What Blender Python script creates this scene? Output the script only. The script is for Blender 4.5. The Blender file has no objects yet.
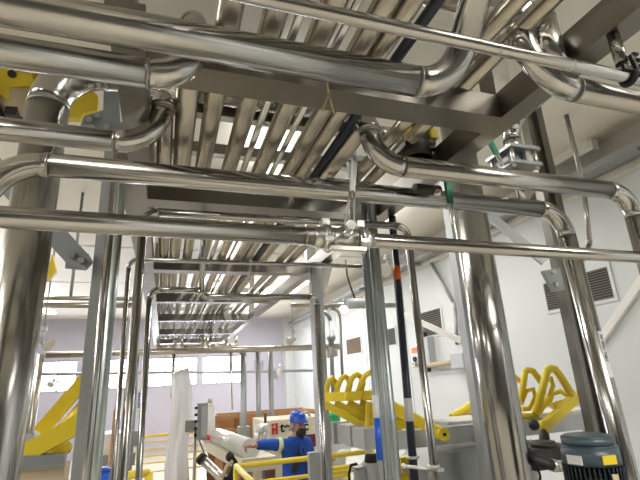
import bpy, bmesh, math, random
from mathutils import Vector as V, Matrix
random.seed(7)
C = bpy.context.scene.collection
PI = math.pi
FL = -0.1            # floor level; the camera is held at z = 2.0
CEIL = 4.5
ZB = 3.1             # underside of the overhead rack

# ------------------------------------------------------------------ camera
YAW, PIT, ROL, F = 0.33655, 0.302719, -0.052263, 446.6
fwd = V((math.sin(YAW)*math.cos(PIT), math.cos(YAW)*math.cos(PIT), math.sin(PIT)))
rt0 = V((math.cos(YAW), -math.sin(YAW), 0)); up0 = rt0.cross(fwd)
rt = math.cos(ROL)*rt0 + math.sin(ROL)*up0
up = -math.sin(ROL)*rt0 + math.cos(ROL)*up0
CAM = V((0, 0, 2.0))
cam = bpy.data.objects.new('camera', bpy.data.cameras.new('camera'))
C.objects.link(cam)
cam.matrix_world = Matrix(((rt.x, up.x, -fwd.x, CAM.x), (rt.y, up.y, -fwd.y, CAM.y), (rt.z, up.z, -fwd.z, CAM.z), (0, 0, 0, 1)))
cam.data.sensor_width = 36; cam.data.lens = F/640*36; cam.data.clip_start = 0.05
bpy.context.scene.camera = cam

def W(px, py, X=None, Y=None, Z=None):
    """world point on a chosen real plane, measured from the photograph"""
    d = (px-320)/F*rt - (py-240)/F*up + fwd
    t = X/d.x if X is not None else Y/d.y if Y is not None else (Z-2)/d.z
    return CAM + t*d

# ------------------------------------------------------------------ materials
def mat(name, col, rough=.5, metal=0., noise=0., nscale=6., emit=0., bump=0., stretch=(1, 1, 1), alpha=1., trans=0., rvar=0., spec=.5):
    m = bpy.data.materials.new(name); m.use_nodes = True
    nt = m.node_tree; b = nt.nodes['Principled BSDF']
    b.inputs['Base Color'].default_value = (*col, 1); b.inputs['Roughness'].default_value = rough
    b.inputs['Metallic'].default_value = metal; b.inputs['Alpha'].default_value = alpha
    b.inputs['Transmission Weight'].default_value = trans
    b.inputs['Specular IOR Level'].default_value = spec
    if emit:
        b.inputs['Emission Color'].default_value = (*col, 1); b.inputs['Emission Strength'].default_value = emit
    if noise or bump or rvar:
        tc = nt.nodes.new('ShaderNodeTexCoord'); mp = nt.nodes.new('ShaderNodeMapping')
        mp.inputs['Scale'].default_value = stretch
        n = nt.nodes.new('ShaderNodeTexNoise'); n.inputs['Scale'].default_value = nscale; n.inputs['Detail'].default_value = 5
        nt.links.new(tc.outputs['Object'], mp.inputs['Vector']); nt.links.new(mp.outputs['Vector'], n.inputs['Vector'])
        if noise:
            mx = nt.nodes.new('ShaderNodeMix'); mx.data_type = 'RGBA'
            mx.inputs['A'].default_value = (*[c*(1-noise) for c in col], 1)
            mx.inputs['B'].default_value = (*[min(1, c*(1+noise)) for c in col], 1)
            nt.links.new(n.outputs['Fac'], mx.inputs['Factor']); nt.links.new(mx.outputs['Result'], b.inputs['Base Color'])
        if rvar:
            r = nt.nodes.new('ShaderNodeMapRange'); r.inputs['From Min'].default_value = .3; r.inputs['From Max'].default_value = .7
            r.inputs['To Min'].default_value = max(.02, rough-rvar); r.inputs['To Max'].default_value = rough+rvar
            nt.links.new(n.outputs['Fac'], r.inputs['Value']); nt.links.new(r.outputs['Result'], b.inputs['Roughness'])
        if bump:
            bp = nt.nodes.new('ShaderNodeBump'); bp.inputs['Strength'].default_value = bump; bp.inputs['Distance'].default_value = .01
            nt.links.new(n.outputs['Fac'], bp.inputs['Height']); nt.links.new(bp.outputs['Normal'], b.inputs['Normal'])
    return m

M = dict(
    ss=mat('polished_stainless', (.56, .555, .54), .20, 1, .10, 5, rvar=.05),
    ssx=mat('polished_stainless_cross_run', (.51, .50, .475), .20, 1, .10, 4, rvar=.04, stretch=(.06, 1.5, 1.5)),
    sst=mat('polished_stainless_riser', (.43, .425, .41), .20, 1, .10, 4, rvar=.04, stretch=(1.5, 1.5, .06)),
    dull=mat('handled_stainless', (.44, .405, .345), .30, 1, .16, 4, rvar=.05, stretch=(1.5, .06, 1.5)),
    beam=mat('brushed_steel_beam', (.235, .222, .20), .34, 1, .14, 7, rvar=.06),
    weld=mat('weld_bead_steel', (.40, .385, .36), .30, 1),
    galv=mat('galvanised_steel', (.52, .58, .58), .42, 1, .14, 14, rvar=.08),
    galvd=mat('galvanised_steel_matt', (.36, .38, .39), .5, .7, .12, 9),
    cast=mat('cast_valve_metal', (.72, .71, .68), .32, 1, .12, 20, bump=.15),
    grey=mat('grey_paint', (.27, .30, .325), .45, 0, .06, 4),
    lgrey=mat('light_grey_paint', (.44, .46, .48), .45, 0, .06, 4),
    yellow=mat('yellow_paint', (.78, .60, .03), .38, 0, .10, 5),
    rail=mat('yellow_rail_paint', (.85, .66, .05), .4, 0, .08, 5),
    wall=mat('white_wall_panel', (.66, .695, .715), .45, 0, .02, .6),
    wallb=mat('lavender_white_wall', (.57, .56, .68), .55, 0, .02, .6),
    ceil=mat('cream_ceiling_panel', (.86, .825, .74), .5, 0, .03, .5),
    dark=mat('dark_plant_wall', (.07, .068, .065), .6, 0, .2, .7),
    floor=mat('cream_floor_coating', (.58, .54, .45), .5, 0, .10, 1.2),
    greige=mat('greige_wall_panel', (.36, .34, .31), .5, 0, .04, .6),
    trim=mat('cream_trim', (.72, .69, .62), .5),
    whitep=mat('white_painted_metal', (.82, .82, .80), .4),
    black=mat('black_plastic', (.012, .012, .014), .6),
    navy=mat('dark_navy_sleeve', (.012, .016, .035), .35),
    gap=mat('vent_shadow_backing', (.10, .095, .09), .8),
    louv=mat('vent_slat', (.30, .28, .25), .5, .3),
    green=mat('green_grip', (.01, .20, .11), .4),
    helmg=mat('green_helmet', (.01, .36, .13), .25),
    helmb=mat('blue_helmet', (.01, .10, .62), .2),
    cover=mat('blue_coverall', (.012, .075, .46), .85, 0, .25, 9, bump=.6),
    coat=mat('white_coat', (.80, .80, .80), .85, 0, .06, 9, bump=.5),
    skin=mat('skin', (.50, .26, .17), .5, 0, .08, 20),
    hair=mat('grey_hair_net', (.30, .29, .29), .8, 0, .3, 60),
    hiviz=mat('reflective_band', (.70, .78, .45), .4),
    eye=mat('eye', (.05, .03, .02), .2),
    wood=mat('plywood', (.50, .27, .12), .6, 0, .30, 5, stretch=(1, 1, 5)),
    darkwood=mat('brown_timber', (.26, .13, .06), .6, 0, .35, 5, stretch=(4, 1, 1)),
    cream=mat('cream_machine_panel', (.70, .65, .50), .45, 0, .03, 2),
    plast=mat('clear_plastic_film', (.66, .68, .64), .18, 0, .10, 6, bump=.5),
    sheet=mat('white_plastic_sheet', (.90, .91, .96), .35, 0, .05, 5, bump=.6, stretch=(4, 4, .5)),
    red=mat('red_lettering', (.60, .02, .03), .4),
    maroon=mat('maroon_screen', (.16, .01, .05), .25),
    blk=mat('black_lettering', (.01, .01, .01), .5),
    white=mat('white_band', (.82, .82, .84), .4),
    blue=mat('blue_band', (.01, .10, .60), .35),
    orange=mat('orange_band', (.85, .16, .02), .4),
    motor=mat('dark_teal_motor_paint', (.045, .075, .095), .35, 0, .12, 8),
    fin=mat('motor_fin', (.012, .018, .028), .4),
    gear=mat('brown_black_casting', (.045, .038, .032), .4, .3, .2, 12),
    ylab=mat('yellow_label', (.80, .62, .03), .5),
    string=mat('tan_string', (.62, .50, .30), .8),
    bluelab=mat('blue_white_label', (.20, .28, .62), .5),
    lamp=mat('lit_lamp', (1, .97, .90), .4, emit=4),
    lampoff=mat('lamp_glass_unlit', (.5, .47, .42), .15),
    tube=mat('added_lit_diffuser', (1, .93, .80), .4, emit=6),
    glass=mat('window_glass', (.95, .97, 1), .02, trans=1, alpha=.25),
    tan=mat('beige_canvas', (.62, .52, .36), .7),
    brown=mat('brown_wall_vent', (.36, .25, .17), .7, 0, .15, 6),
)

# ------------------------------------------------------------------ mesh helpers
def frame_of(d):
    d = d.normalized(); a = V((0, 0, 1)) if abs(d.z) < .9 else V((1, 0, 0))
    u = d.cross(a).normalized(); return u, d.cross(u).normalized()

def sweep(bm, pts, r, seg=14, caps=True):
    pts = [V(p) for p in pts]; n = len(pts)
    rs = r if isinstance(r, (list, tuple)) else [r]*n
    rings = []; u = None
    for i, p in enumerate(pts):
        t = ((pts[i]-pts[i-1]).normalized() if i else V()) + ((pts[i+1]-pts[i]).normalized() if i < n-1 else V())
        if t.length < 1e-6: t = pts[i]-pts[i-1]
        t.normalize()
        if u is None: u, _ = frame_of(t)
        u = (u - t*u.dot(t)).normalized(); w = t.cross(u)
        rings.append([bm.verts.new(p + rs[i]*(math.cos(2*PI*k/seg)*u + math.sin(2*PI*k/seg)*w)) for k in range(seg)])
    for a, b in zip(rings, rings[1:]):
        for k in range(seg):
            f = bm.faces.new((a[k], a[(k+1) % seg], b[(k+1) % seg], b[k])); f.smooth = True
    if caps:
        bm.faces.new(rings[0][::-1]); bm.faces.new(rings[-1])

def prism(bm, c, ax, ay, az):
    """box from centre and three half-axis vectors"""
    v = [bm.verts.new(c + sx*ax + sy*ay + sz*az) for sx in (-1, 1) for sy in (-1, 1) for sz in (-1, 1)]
    for q in ((0, 1, 3, 2), (4, 6, 7, 5), (0, 4, 5, 1), (2, 3, 7, 6), (0, 2, 6, 4), (1, 5, 7, 3)):
        bm.faces.new([v[i] for i in q])

def shape(bm, s):
    k = s[0]
    if k == 'box':
        a, b = V(s[1]), V(s[2]); h = (b-a)/2
        prism(bm, (a+b)/2, V((h.x, 0, 0)), V((0, h.y, 0)), V((0, 0, h.z)))
    elif k == 'bar':                      # p0, p1, width, height, up
        a, b = V(s[1]), V(s[2]); d = b-a; u = V(s[5]) if len(s) > 5 else V((0, 0, 1))
        w = d.cross(u).normalized(); u = w.cross(d).normalized()
        prism(bm, (a+b)/2, d/2, w*s[3]/2, u*s[4]/2)
    elif k == 'cyl':
        r1 = s[4] if len(s) > 4 else s[3]
        sweep(bm, [s[1], s[2]], [s[3], r1], s[5] if len(s) > 5 else 16)
    elif k == 'tube':
        sweep(bm, s[1], s[2], s[3] if len(s) > 3 else 12)
    elif k == 'ball':                     # centre, radii, (rot matrix)
        r = s[2] if isinstance(s[2], (tuple, list)) else (s[2],)*3
        mt = Matrix.Translation(V(s[1])) @ (s[3].to_4x4() if len(s) > 3 else Matrix()) @ Matrix.Diagonal((*r, 1))
        for v in bmesh.ops.create_uvsphere(bm, u_segments=16, v_segments=10, radius=1, matrix=mt)['verts']:
            for f in v.link_faces: f.smooth = True
    elif k == 'poly':                     # outline points, extrude vector
        pts = [V(p) for p in s[1]]; e = V(s[2]); n = len(pts)
        a = [bm.verts.new(p) for p in pts]; b = [bm.verts.new(p+e) for p in pts]
        bm.faces.new(a[::-1]); bm.faces.new(b)
        for i in range(n): bm.faces.new((a[i], a[(i+1) % n], b[(i+1) % n], b[i]))
    elif k == 'ring':                     # centre, axis, R, r
        u, w = frame_of(V(s[2])); n = 20; c = V(s[1])
        pts = [c + s[3]*(math.cos(2*PI*i/n)*u + math.sin(2*PI*i/n)*w) for i in range(n+1)]
        sweep(bm, pts, s[4], 8, False)

ORG = {}
def thing(name, label, cat, loc, group=None):
    o = bpy.data.objects.new(name, None); C.objects.link(o); o.location = V(loc); o.empty_display_size = .1
    ORG[o.name] = V(loc); o['label'] = label; o['category'] = cat
    if group: o['group'] = group
    return o

def mesh(name, m, shapes, parent=None, bevel=0., label=None, origin=None):
    bm = bmesh.new()
    for s in shapes: shape(bm, s)
    if bevel:
        es = [e for e in bm.edges if len(e.link_faces) == 2 and e.calc_face_angle(0) > .7]
        bmesh.ops.bevel(bm, geom=es, offset=bevel, segments=2, affect='EDGES', clamp_overlap=True)
    bmesh.ops.recalc_face_normals(bm, faces=bm.faces)
    return link(name, bm, m, parent, label, origin)

def link(name, bm, m, parent=None, label=None, origin=None):
    if parent is not None: off = ORG[parent.name]
    elif origin is not None: off = V(origin)
    else:
        xs = [v.co for v in bm.verts]
        off = V(((min(c.x for c in xs)+max(c.x for c in xs))/2, (min(c.y for c in xs)+max(c.y for c in xs))/2, min(c.z for c in xs)))
    for v in bm.verts: v.co -= off
    me = bpy.data.meshes.new(name); bm.to_mesh(me); bm.free(); me.materials.append(M[m])
    o = bpy.data.objects.new(name, me); C.objects.link(o); ORG[o.name] = off
    if parent is not None: o.parent = parent
    else: o.location = off
    if label: o['label'] = label
    return o

def solo(name, label, cat, m, shapes, bevel=0., group=None):
    o = mesh(name, m, shapes, None, bevel); o['label'] = label; o['category'] = cat
    if group: o['group'] = group
    return o

def struct(name, m, shapes, bevel=0.):
    o = mesh(name, m, shapes, None, bevel); o['kind'] = 'structure'; return o

def text(name, body, m, parent, origin, xdir, ydir, size, depth=.004):
    """lettering as real raised geometry; xdir is the reading direction"""
    cu = bpy.data.curves.new(name, 'FONT'); cu.body = body; cu.size = size; cu.extrude = depth/2; cu.offset = size*.028
    t = bpy.data.objects.new(name, cu); C.objects.link(t)
    dg = bpy.context.evaluated_depsgraph_get(); dg.update()
    me = bpy.data.meshes.new_from_object(t.evaluated_get(dg)); bpy.data.objects.remove(t)
    x = V(xdir).normalized(); y = V(ydir).normalized(); z = x.cross(y)
    mw = Matrix(((x.x, y.x, z.x, origin[0]), (x.y, y.y, z.y, origin[1]), (x.z, y.z, z.z, origin[2]), (0, 0, 0, 1)))
    bm = bmesh.new(); bm.from_mesh(me); bm.transform(mw); bpy.data.meshes.remove(me)
    return link(name, bm, m, parent)

def pipe(name, label, m, pts, r, bend=1.9, group=None, cat='pipe', weld=True, seg=18, joints=(), parent=None):
    """runs and elbows as separate parts, a weld bead where they meet"""
    pts = [V(p) for p in pts]
    t = parent or thing(name, label, cat, min(pts, key=lambda p: p.z), group)
    n = len(pts); a = pts[0]
    for i in range(1, n):
        b = pts[i]; last = i == n-1
        if not last:
            d0 = (b-pts[i-1]).normalized(); d1 = (pts[i+1]-b).normalized()
            R = bend[i-1] if isinstance(bend, (list, tuple)) else bend*r
            th = d0.angle(d1); cut = R*math.tan(th/2)
            e0 = b-d0*cut; e1 = b+d1*cut
        else: e0 = b
        if (e0-a).length > .004:
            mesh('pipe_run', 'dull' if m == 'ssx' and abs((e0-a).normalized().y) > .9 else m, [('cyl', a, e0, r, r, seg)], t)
        if not last:
            nrm = (d1-d0).normalized(); cen = b + nrm*(R/math.cos(th/2))
            arc = []
            for k in range(9):
                ang = th*k/8; arc.append(cen + (e0-cen)*math.cos(ang) + d0*R*math.sin(ang))
            mesh('elbow', m, [('tube', arc, r, seg)], t)
            if weld:
                for q, d in ((e0, d0), (e1, d1)):
                    mesh('weld_bead', 'weld', [('cyl', q-d*r*.07, q+d*r*.07, r*1.018, r*1.018, seg)], t)
            a = e1
    for j in joints:
        j = V(j); d = (pts[1]-pts[0]).normalized()
        mesh('weld_bead', 'weld', [('cyl', j-d*r*.08, j+d*r*.08, r*1.03, r*1.03, seg)], t)
    return t

# ================================================================== the setting
XR, XL, YB, YF = 4.8, -7.5, 18.0, -5.0
struct('floor', 'floor', [('box', (XL-.2, YF-.2, FL-.1), (XR+.2, YB+.2, FL))])
struct('ceiling', 'ceil', [('box', (XL-.2, YF-.2, CEIL), (XR+.2, YB+.2, CEIL+.1))])
struct('wall_right', 'wall', [('box', (XR, YF, FL), (XR+.15, YB, CEIL))])
struct('wall_left', 'greige', [('box', (XL-.15, YF, FL), (XL, YB, CEIL))])
struct('wall_front', 'dark', [('box', (XL, YF-.15, FL), (XR, YF, CEIL))])
WZ0, WZ1 = 2.03, 3.08
WIN = [(-6.6, -4.9), (-4.6, -2.9), (-2.6, -.9), (-.55, 1.15), (1.35, 2.95)]
sh = [('box', (XL, YB, FL), (XR, YB+.15, WZ0)), ('box', (XL, YB, WZ1), (XR, YB+.15, CEIL))]
xs = [XL] + [v for w in WIN for v in w] + [XR]
for i in range(0, len(xs), 2): sh.append(('box', (xs[i], YB, WZ0), (xs[i+1], YB+.15, WZ1)))
struct('wall_back', 'wallb', sh)
for i, (a, b) in enumerate(WIN):
    fr = [('box', (a, YB+.03, WZ0), (b, YB+.10, WZ0+.05)), ('box', (a, YB+.03, WZ1-.05), (b, YB+.10, WZ1))]
    for k in range(4):
        x = a + (b-a)*k/3; fr.append(('box', (x-.02, YB+.03, WZ0), (x+.02, YB+.10, WZ1)))
    for z in (WZ0+.36, WZ0+.70): fr.append(('box', (a, YB+.04, z-.018), (b, YB+.09, z+.018)))
    w = struct('window_%d' % (i+1), 'lgrey', fr)
    mesh('pane', 'glass', [('box', (a, YB+.06, WZ0), (b, YB+.066, WZ1))], w)
struct('trim_1', 'trim', [('box', (XR-.10, YF, 4.02), (XR, YB, 4.10)), ('box', (XR-.05, YF, 4.10), (XR, YB, CEIL))], .01)
struct('trim_2', 'wall', [('box', (XR-.012, y-.006, FL), (XR, y+.006, 4.02)) for y in (2.2, 4.3, 6.4, 8.5, 10.6, 12.7)])
struct('trim_3', 'wall', [('box', (XL, y-.02, CEIL-.012), (XR, y+.02, CEIL)) for y in (2.4, 5.5, 8.6, 11.7, 14.8)])
struct('trim_4', 'wall', [('box', (4.45, YB-.5, FL), (XR, YB, CEIL))])

# long ceiling lamps added for light; most out of frame or behind the rack
def added_ceiling_light(x, y, power, label, L=1.5, wd=.26):
    zc = CEIL-.30
    t = thing('added_ceiling_light', label, 'ceiling light', (x, y, zc), 'added long ceiling light fittings')
    hs_ = mesh('housing', 'whitep', [('box', (x-wd/2-.02, y-L/2-.02, zc+.015), (x+wd/2+.02, y+L/2+.02, zc+.06))], t, .01)
    mesh('diffuser', 'tube', [('box', (x-wd/2, y-L/2, zc), (x+wd/2, y+L/2, zc+.014))], hs_)
    for s_ in (-1, 1): mesh('hanger_rod', 'galvd', [('cyl', (x, y+s_*L*.4, zc+.06), (x, y+s_*L*.4, CEIL), .008)], t)
    for down in (True, False):  # second, upward light added to brighten the ceiling
        ld = bpy.data.lights.new('lamp_light', 'AREA'); ld.shape = 'RECTANGLE'; ld.size = wd; ld.size_y = L
        ld.energy = power if down else power*(.22 if abs(x-.95) < .01 else 1.3 if x > 1 and y < 3 else .60); ld.color = (1, .985, .955)
        lo = bpy.data.objects.new('lamp_light', ld); C.objects.link(lo); lo.parent = t
        lo.location = (0, 0, -.006 if down else .068)
        if not down: lo.rotation_euler = (PI, 0, 0)
    return t
LAMPS = [(.95, 3.9), (.95, 7.2), (.95, 10.9), (2.4, 12.8), (-3.6, -1.5), (-3.6, 1.5), (-3.6, 4.5), (-3.2, 9.0), (-3.2, 14.0), (3.1, -1.9), (2.0, -1.4), (2.9, 6.2), (3.0, 10.5), (2.6, 15.0)]  # row above the rack added to brighten the ceiling between the pipes
for x, y in LAMPS:
    added_ceiling_light(x, y, ((60 if y < 6 else 60) if x != .95 else 50)*(.55 if 1 < x and 2 < y < 12 else 1.15), 'added long white light fitting hung under the cream ceiling panels')

# ================================================================== overhead rack
rk = thing('pipe_rack', 'welded brushed steel overhead rack of box beams carrying the long pipes', 'pipe rack', (.62, 4.1, FL))
BY = [1.41, 2.70, 4.50, 6.30, 8.20, 10.4, 12.6]
for y in BY: mesh('cross_beam', 'beam', [('box', (-.15, y, ZB), (1.40, y+.14, ZB+.12))], rk, .006)
mesh('side_beam', 'beam', [('box', (-.29, 2.3, ZB), (-.15, 12.9, ZB+.13)), ('box', (-.225, 1.30, ZB), (-.12, 2.3, ZB+.13))], rk, .006)
mesh('side_beam', 'beam', [('box', (1.40, -.6, ZB), (1.505, 12.9, ZB+.13))], rk, .006)
for x in (-.22, 1.47):
    for y in (1.48, 4.57, 8.27, 12.0):
        mesh('hanger_post', 'beam', [('box', (x-.05, y-.05, ZB+.13), (x+.05, y+.05, CEIL))], rk, .005)
for y in (.80, 1.98, 2.5, 3.0, 3.6, 4.5, 6.3, 8.2, 10.4):
    mesh('cross_beam', 'beam', [('box', (-.22, y, 3.62), (1.47, y+.07, 3.70))], rk, .004)
# right-hand support column with its trapezoid gusset, and the left one farther away
mesh('support_post', 'lgrey', [('box', (1.31, 4.02, FL), (1.41, 4.14, ZB))], rk, .006)
mesh('gusset_plate', 'beam', [('poly', [(1.30, 4.03, ZB), (1.54, 4.03, ZB), (1.42, 4.03, ZB-.36), (1.31, 4.03, ZB-.40)], (0, .02, 0))], rk)
mesh('mounting_plate', 'lgrey', [('box', (1.22, 4.06, .95), (1.31, 4.12, 1.40))], rk, .01)
mesh('support_post', 'lgrey', [('box', (2.335, 3.15, FL), (2.42, 3.24, 3.7))], rk, .005, label='light grey column behind the broad riser')
mesh('support_post', 'beam', [('box', (2.95, 2.68, FL), (2.995, 2.76, CEIL)), ('box', (2.995, 2.70, FL), (3.05, 2.74, CEIL)), ('box', (3.05, 2.66, FL), (3.12, 2.76, CEIL))], rk, .005, label='dark steel column beside the labelled riser')
# struts and bracket at the right-hand column
mesh('strut', 'galvd', [('bar', W(478, 206, Y=2.95), W(545, 262, Y=2.72), .05, .07)], rk, .004)
mesh('strut', 'beam', [('bar', W(553, 172, Y=2.72), W(522, 216, Y=2.95), .03, .05)], rk, .004)
b = W(553, 276, Y=2.66)
mesh('bracket', 'galvd', [('poly', [b+V((-.09, 0, .04)), b+V((.09, 0, .07)), b+V((.09, 0, -.11)), b+V((-.02, 0, -.12))], (0, .03, 0))], rk)
for dx, dz in ((0, .03), (0, -.07)):
    mesh('bolt', 'cast', [('cyl', b+V((dx, -.025, dz)), b+V((dx, .005, dz)), .016, .016, 6)], rk)
mesh('diagonal_brace', 'whitep', [('bar', W(402, 314, Y=4.2), W(462, 341, Y=3.3), .03, .05)], rk, .004)

# painted grey post at the left with its bolted brace
gp = thing('support_post', 'grey painted square post left of the thin riser pipes', 'post', (-.43, 3.25, FL))
mesh('shaft', 'grey', [('box', (-.468, 3.20, FL), (-.358, 3.31, 3.9))], gp, .012)
mesh('face_plate', 'lgrey', [('box', (-.483, 3.17, FL), (-.395, 3.20, 3.75))], gp, .004)
a0 = W(28, 205, Y=3.15); a1 = W(82, 264, Y=3.15)
mesh('brace', 'grey', [('bar', a0+(a0-a1)*1.5, a1, .05, .13)], gp, .008)
mesh('brace_plate', 'grey', [('poly', [W(66, 256, Y=3.12), W(80, 258, Y=3.12), W(88, 253, Y=3.12), W(93, 262, Y=3.12), W(86, 270, Y=3.12), W(65, 268, Y=3.12)], (0, .02, 0))], gp)
for p in ((72, 255), (81, 260)): mesh('bolt', 'galvd', [('cyl', W(*p, Y=3.09), W(*p, Y=3.14), .022, .022, 6)], gp)
mesh('top_plate', 'grey', [('poly', [W(104, 86, Y=3.15), W(118, 84, Y=3.15), W(121, 132, Y=3.15), W(78, 132, Y=3.15), W(84, 116, Y=3.15), W(103, 110, Y=3.15)], (0, .02, 0))], gp)
for p in ((89, 119), (97, 115), (107, 126), (92, 127)): mesh('bolt', 'galvd', [('cyl', W(*p, Y=3.12), W(*p, Y=3.16), .022, .022, 6)], gp)

# ------------------------------------------------------------------ pipes lying along the rack
ZP = ZB+.12
def run(px, r, y0, label, m='dull', y1=13.2, z=None):
    zc = (z if z is not None else ZP) + r
    x = W(px, 140, Z=zc).x
    return pipe('rack_pipe', label, m, [(x, y0, zc), (x, y1, zc)], r, group='pipes lying along the overhead rack')
run(207.5, .045, -.8, 'stainless rack pipe seen right of the elbow that rises behind the thick top pipe')
run(237.5, .045, -.8, 'dull grey rack pipe beside the widest gap in the rack', 'dull')
run(254, .017, .3, 'thinnest rack pipe, just right of the dull grey one', 'ss')
run(273, .046, -.8, 'broad bright rack pipe above the middle of the long lower pipe')
run(288, .016, .1, 'slim rack pipe between two broad bright ones', 'ss')
run(306, .042, -.8, 'bright rack pipe under the left end of the tan string')
run(322.5, .040, -.8, 'bright rack pipe directly left of the dark sleeved pipe')
run(339, .023, -.8, 'dark navy sleeved pipe in the overhead rack', 'navy')
run(389, .038, -.8, 'rack pipe right of the slotted steel strap, the left of two')
run(410, .038, -.8, 'rack pipe nearest the right side beam of the overhead rack')
# cross runs of the upper tier
pipe('pipe', 'slim crosswise pipe above the rack near the top edge of the picture', 'dull', [(-.15, .94, 3.50), (1.36, .94, 3.50)], .022)
pipe('pipe', 'second crosswise pipe above the rack beside the upright elbow', 'dull', [(-.15, 1.12, 3.49), (1.36, 1.12, 3.49)], .028)
pipe('pipe', 'crosswise pipe above the rack just left of the thick top pipe elbow', 'dull', [(.93, 1.22, 3.50), (1.38, 1.22, 3.50)], .045)

# ------------------------------------------------------------------ pipes crossing in front
# thick top pipe, turning up towards the viewer at its right end
p1 = W(200, 42, Y=1.2).z
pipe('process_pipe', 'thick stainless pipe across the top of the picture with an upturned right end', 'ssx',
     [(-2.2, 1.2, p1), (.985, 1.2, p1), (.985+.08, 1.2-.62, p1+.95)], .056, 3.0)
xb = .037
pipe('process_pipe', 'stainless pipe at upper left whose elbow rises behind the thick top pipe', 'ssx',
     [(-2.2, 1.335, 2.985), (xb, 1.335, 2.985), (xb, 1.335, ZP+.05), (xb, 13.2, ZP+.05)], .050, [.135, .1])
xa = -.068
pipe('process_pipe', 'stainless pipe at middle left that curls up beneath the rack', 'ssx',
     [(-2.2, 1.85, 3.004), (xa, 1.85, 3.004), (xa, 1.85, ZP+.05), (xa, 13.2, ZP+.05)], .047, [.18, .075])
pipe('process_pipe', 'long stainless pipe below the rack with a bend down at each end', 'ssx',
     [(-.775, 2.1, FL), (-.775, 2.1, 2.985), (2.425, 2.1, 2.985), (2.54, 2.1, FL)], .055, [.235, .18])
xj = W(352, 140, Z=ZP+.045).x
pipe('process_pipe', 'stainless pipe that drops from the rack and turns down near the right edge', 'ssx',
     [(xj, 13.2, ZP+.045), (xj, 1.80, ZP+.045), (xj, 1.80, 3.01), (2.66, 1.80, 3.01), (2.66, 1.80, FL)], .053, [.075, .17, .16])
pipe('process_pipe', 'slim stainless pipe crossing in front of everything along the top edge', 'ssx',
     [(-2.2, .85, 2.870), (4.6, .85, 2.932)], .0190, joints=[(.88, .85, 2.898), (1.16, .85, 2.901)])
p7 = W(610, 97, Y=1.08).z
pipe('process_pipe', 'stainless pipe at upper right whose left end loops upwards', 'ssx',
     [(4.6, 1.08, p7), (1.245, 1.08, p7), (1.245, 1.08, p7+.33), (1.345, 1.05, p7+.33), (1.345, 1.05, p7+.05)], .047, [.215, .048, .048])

# front pipe with the manual valve in it
fz = lambda x: 2.619 - .0098*(x+.4)
VX = .74
pipe('process_pipe', 'long straight stainless pipe nearest the viewer, left of the cast valve', 'ssx', [(-2.4, 1.8, fz(-2.4)), (.60, 1.8, fz(.6))], .042, joints=[(.56, 1.8, fz(.56))])
pipe('process_pipe', 'long straight stainless pipe nearest the viewer, right of the cast valve', 'ssx', [(.88, 1.8, fz(.88)), (4.6, 1.8, fz(4.6))], .035)
vz = fz(VX)
vt = thing('butterfly_valve', 'cast metal butterfly valve joining the two straight front pipes', 'valve', (VX, 1.8, vz-.06))
mesh('body', 'cast', [('cyl', (VX-.06, 1.8, vz), (VX+.06, 1.8, vz), .050, .050, 20), ('ball', (VX, 1.8, vz), (.06, .056, .056)), ('cyl', (VX, 1.8, vz), (VX, 1.72, vz+.012), .022, .018)], vt, .003)
for s in (-1, 1):
    x = VX+s*.085
    mesh('clamp', 'cast', [('cyl', (x-.016, 1.8, vz), (x+.016, 1.8, vz), .062, .062, 22), ('box', (x-.018, 1.775, vz+.05), (x+.018, 1.825, vz+.085)), ('cyl', (x, 1.775, vz-.075), (x, 1.775, vz-.02), .012), ('box', (x-.02, 1.74, vz-.03), (x+.02, 1.78, vz+.0))], vt, .004)
    mesh('ferrule', 'cast', [('cyl', (x+s*.018, 1.8, vz), (x+s*.055, 1.8, vz), .052, .046 if s < 0 else .038, 20)], vt)
mesh('clamp_bar', 'cast', [('box', (VX-.085, 1.735, vz-.072), (VX+.085, 1.765, vz-.055))], vt, .004)
mesh('hub_nut', 'cast', [('cyl', (VX, 1.685, vz+.03), (VX, 1.73, vz+.03), .024, .024, 6)], vt)
h0 = V((VX-.005, 1.70, vz+.035)); h1 = W(355, 156, Y=1.72)
dv = (h1-h0).normalized(); sx = V((1, 0, 0))
mid = h0 + (h1-h0)*.45
mesh('lever', 'cast', [('bar', mid, h1, .026, .010, (0, -1, 0)), ('tube', [h0-sx*.022, h0+dv*.12-sx*.010, mid-sx*.009], .0055, 8), ('tube', [h0+sx*.022, h0+dv*.12+sx*.014, mid+sx*.009], .0055, 8)], vt)
mesh('lever_slot_pin', 'galvd', [('cyl', h1-dv*.02+V((0, -.012, 0)), h1-dv*.02+V((0, .012, 0)), .010), ('cyl', mid+V((0, -.012, 0)), mid+V((0, .012, 0)), .007)], vt)

# slotted strut hanger beside the lever
q = W(352, 165, Y=2.35)
hg = thing('strut_channel', 'grey slotted strut channel hanging from the rack behind the valve lever', 'strut', (q.x, 2.35, 2.74))
mesh('channel', 'galvd', [('box', (q.x-.028, 2.33, 2.72), (q.x+.028, 2.37, 3.40))], hg, .004)
mesh('cross_arm', 'galvd', [('box', (q.x-.20, 2.31, 3.14), (q.x+.10, 2.335, 3.165)), ('box', (q.x-.05, 2.31, 3.30), (q.x+.10, 2.335, 3.345))], hg, .003)

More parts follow.
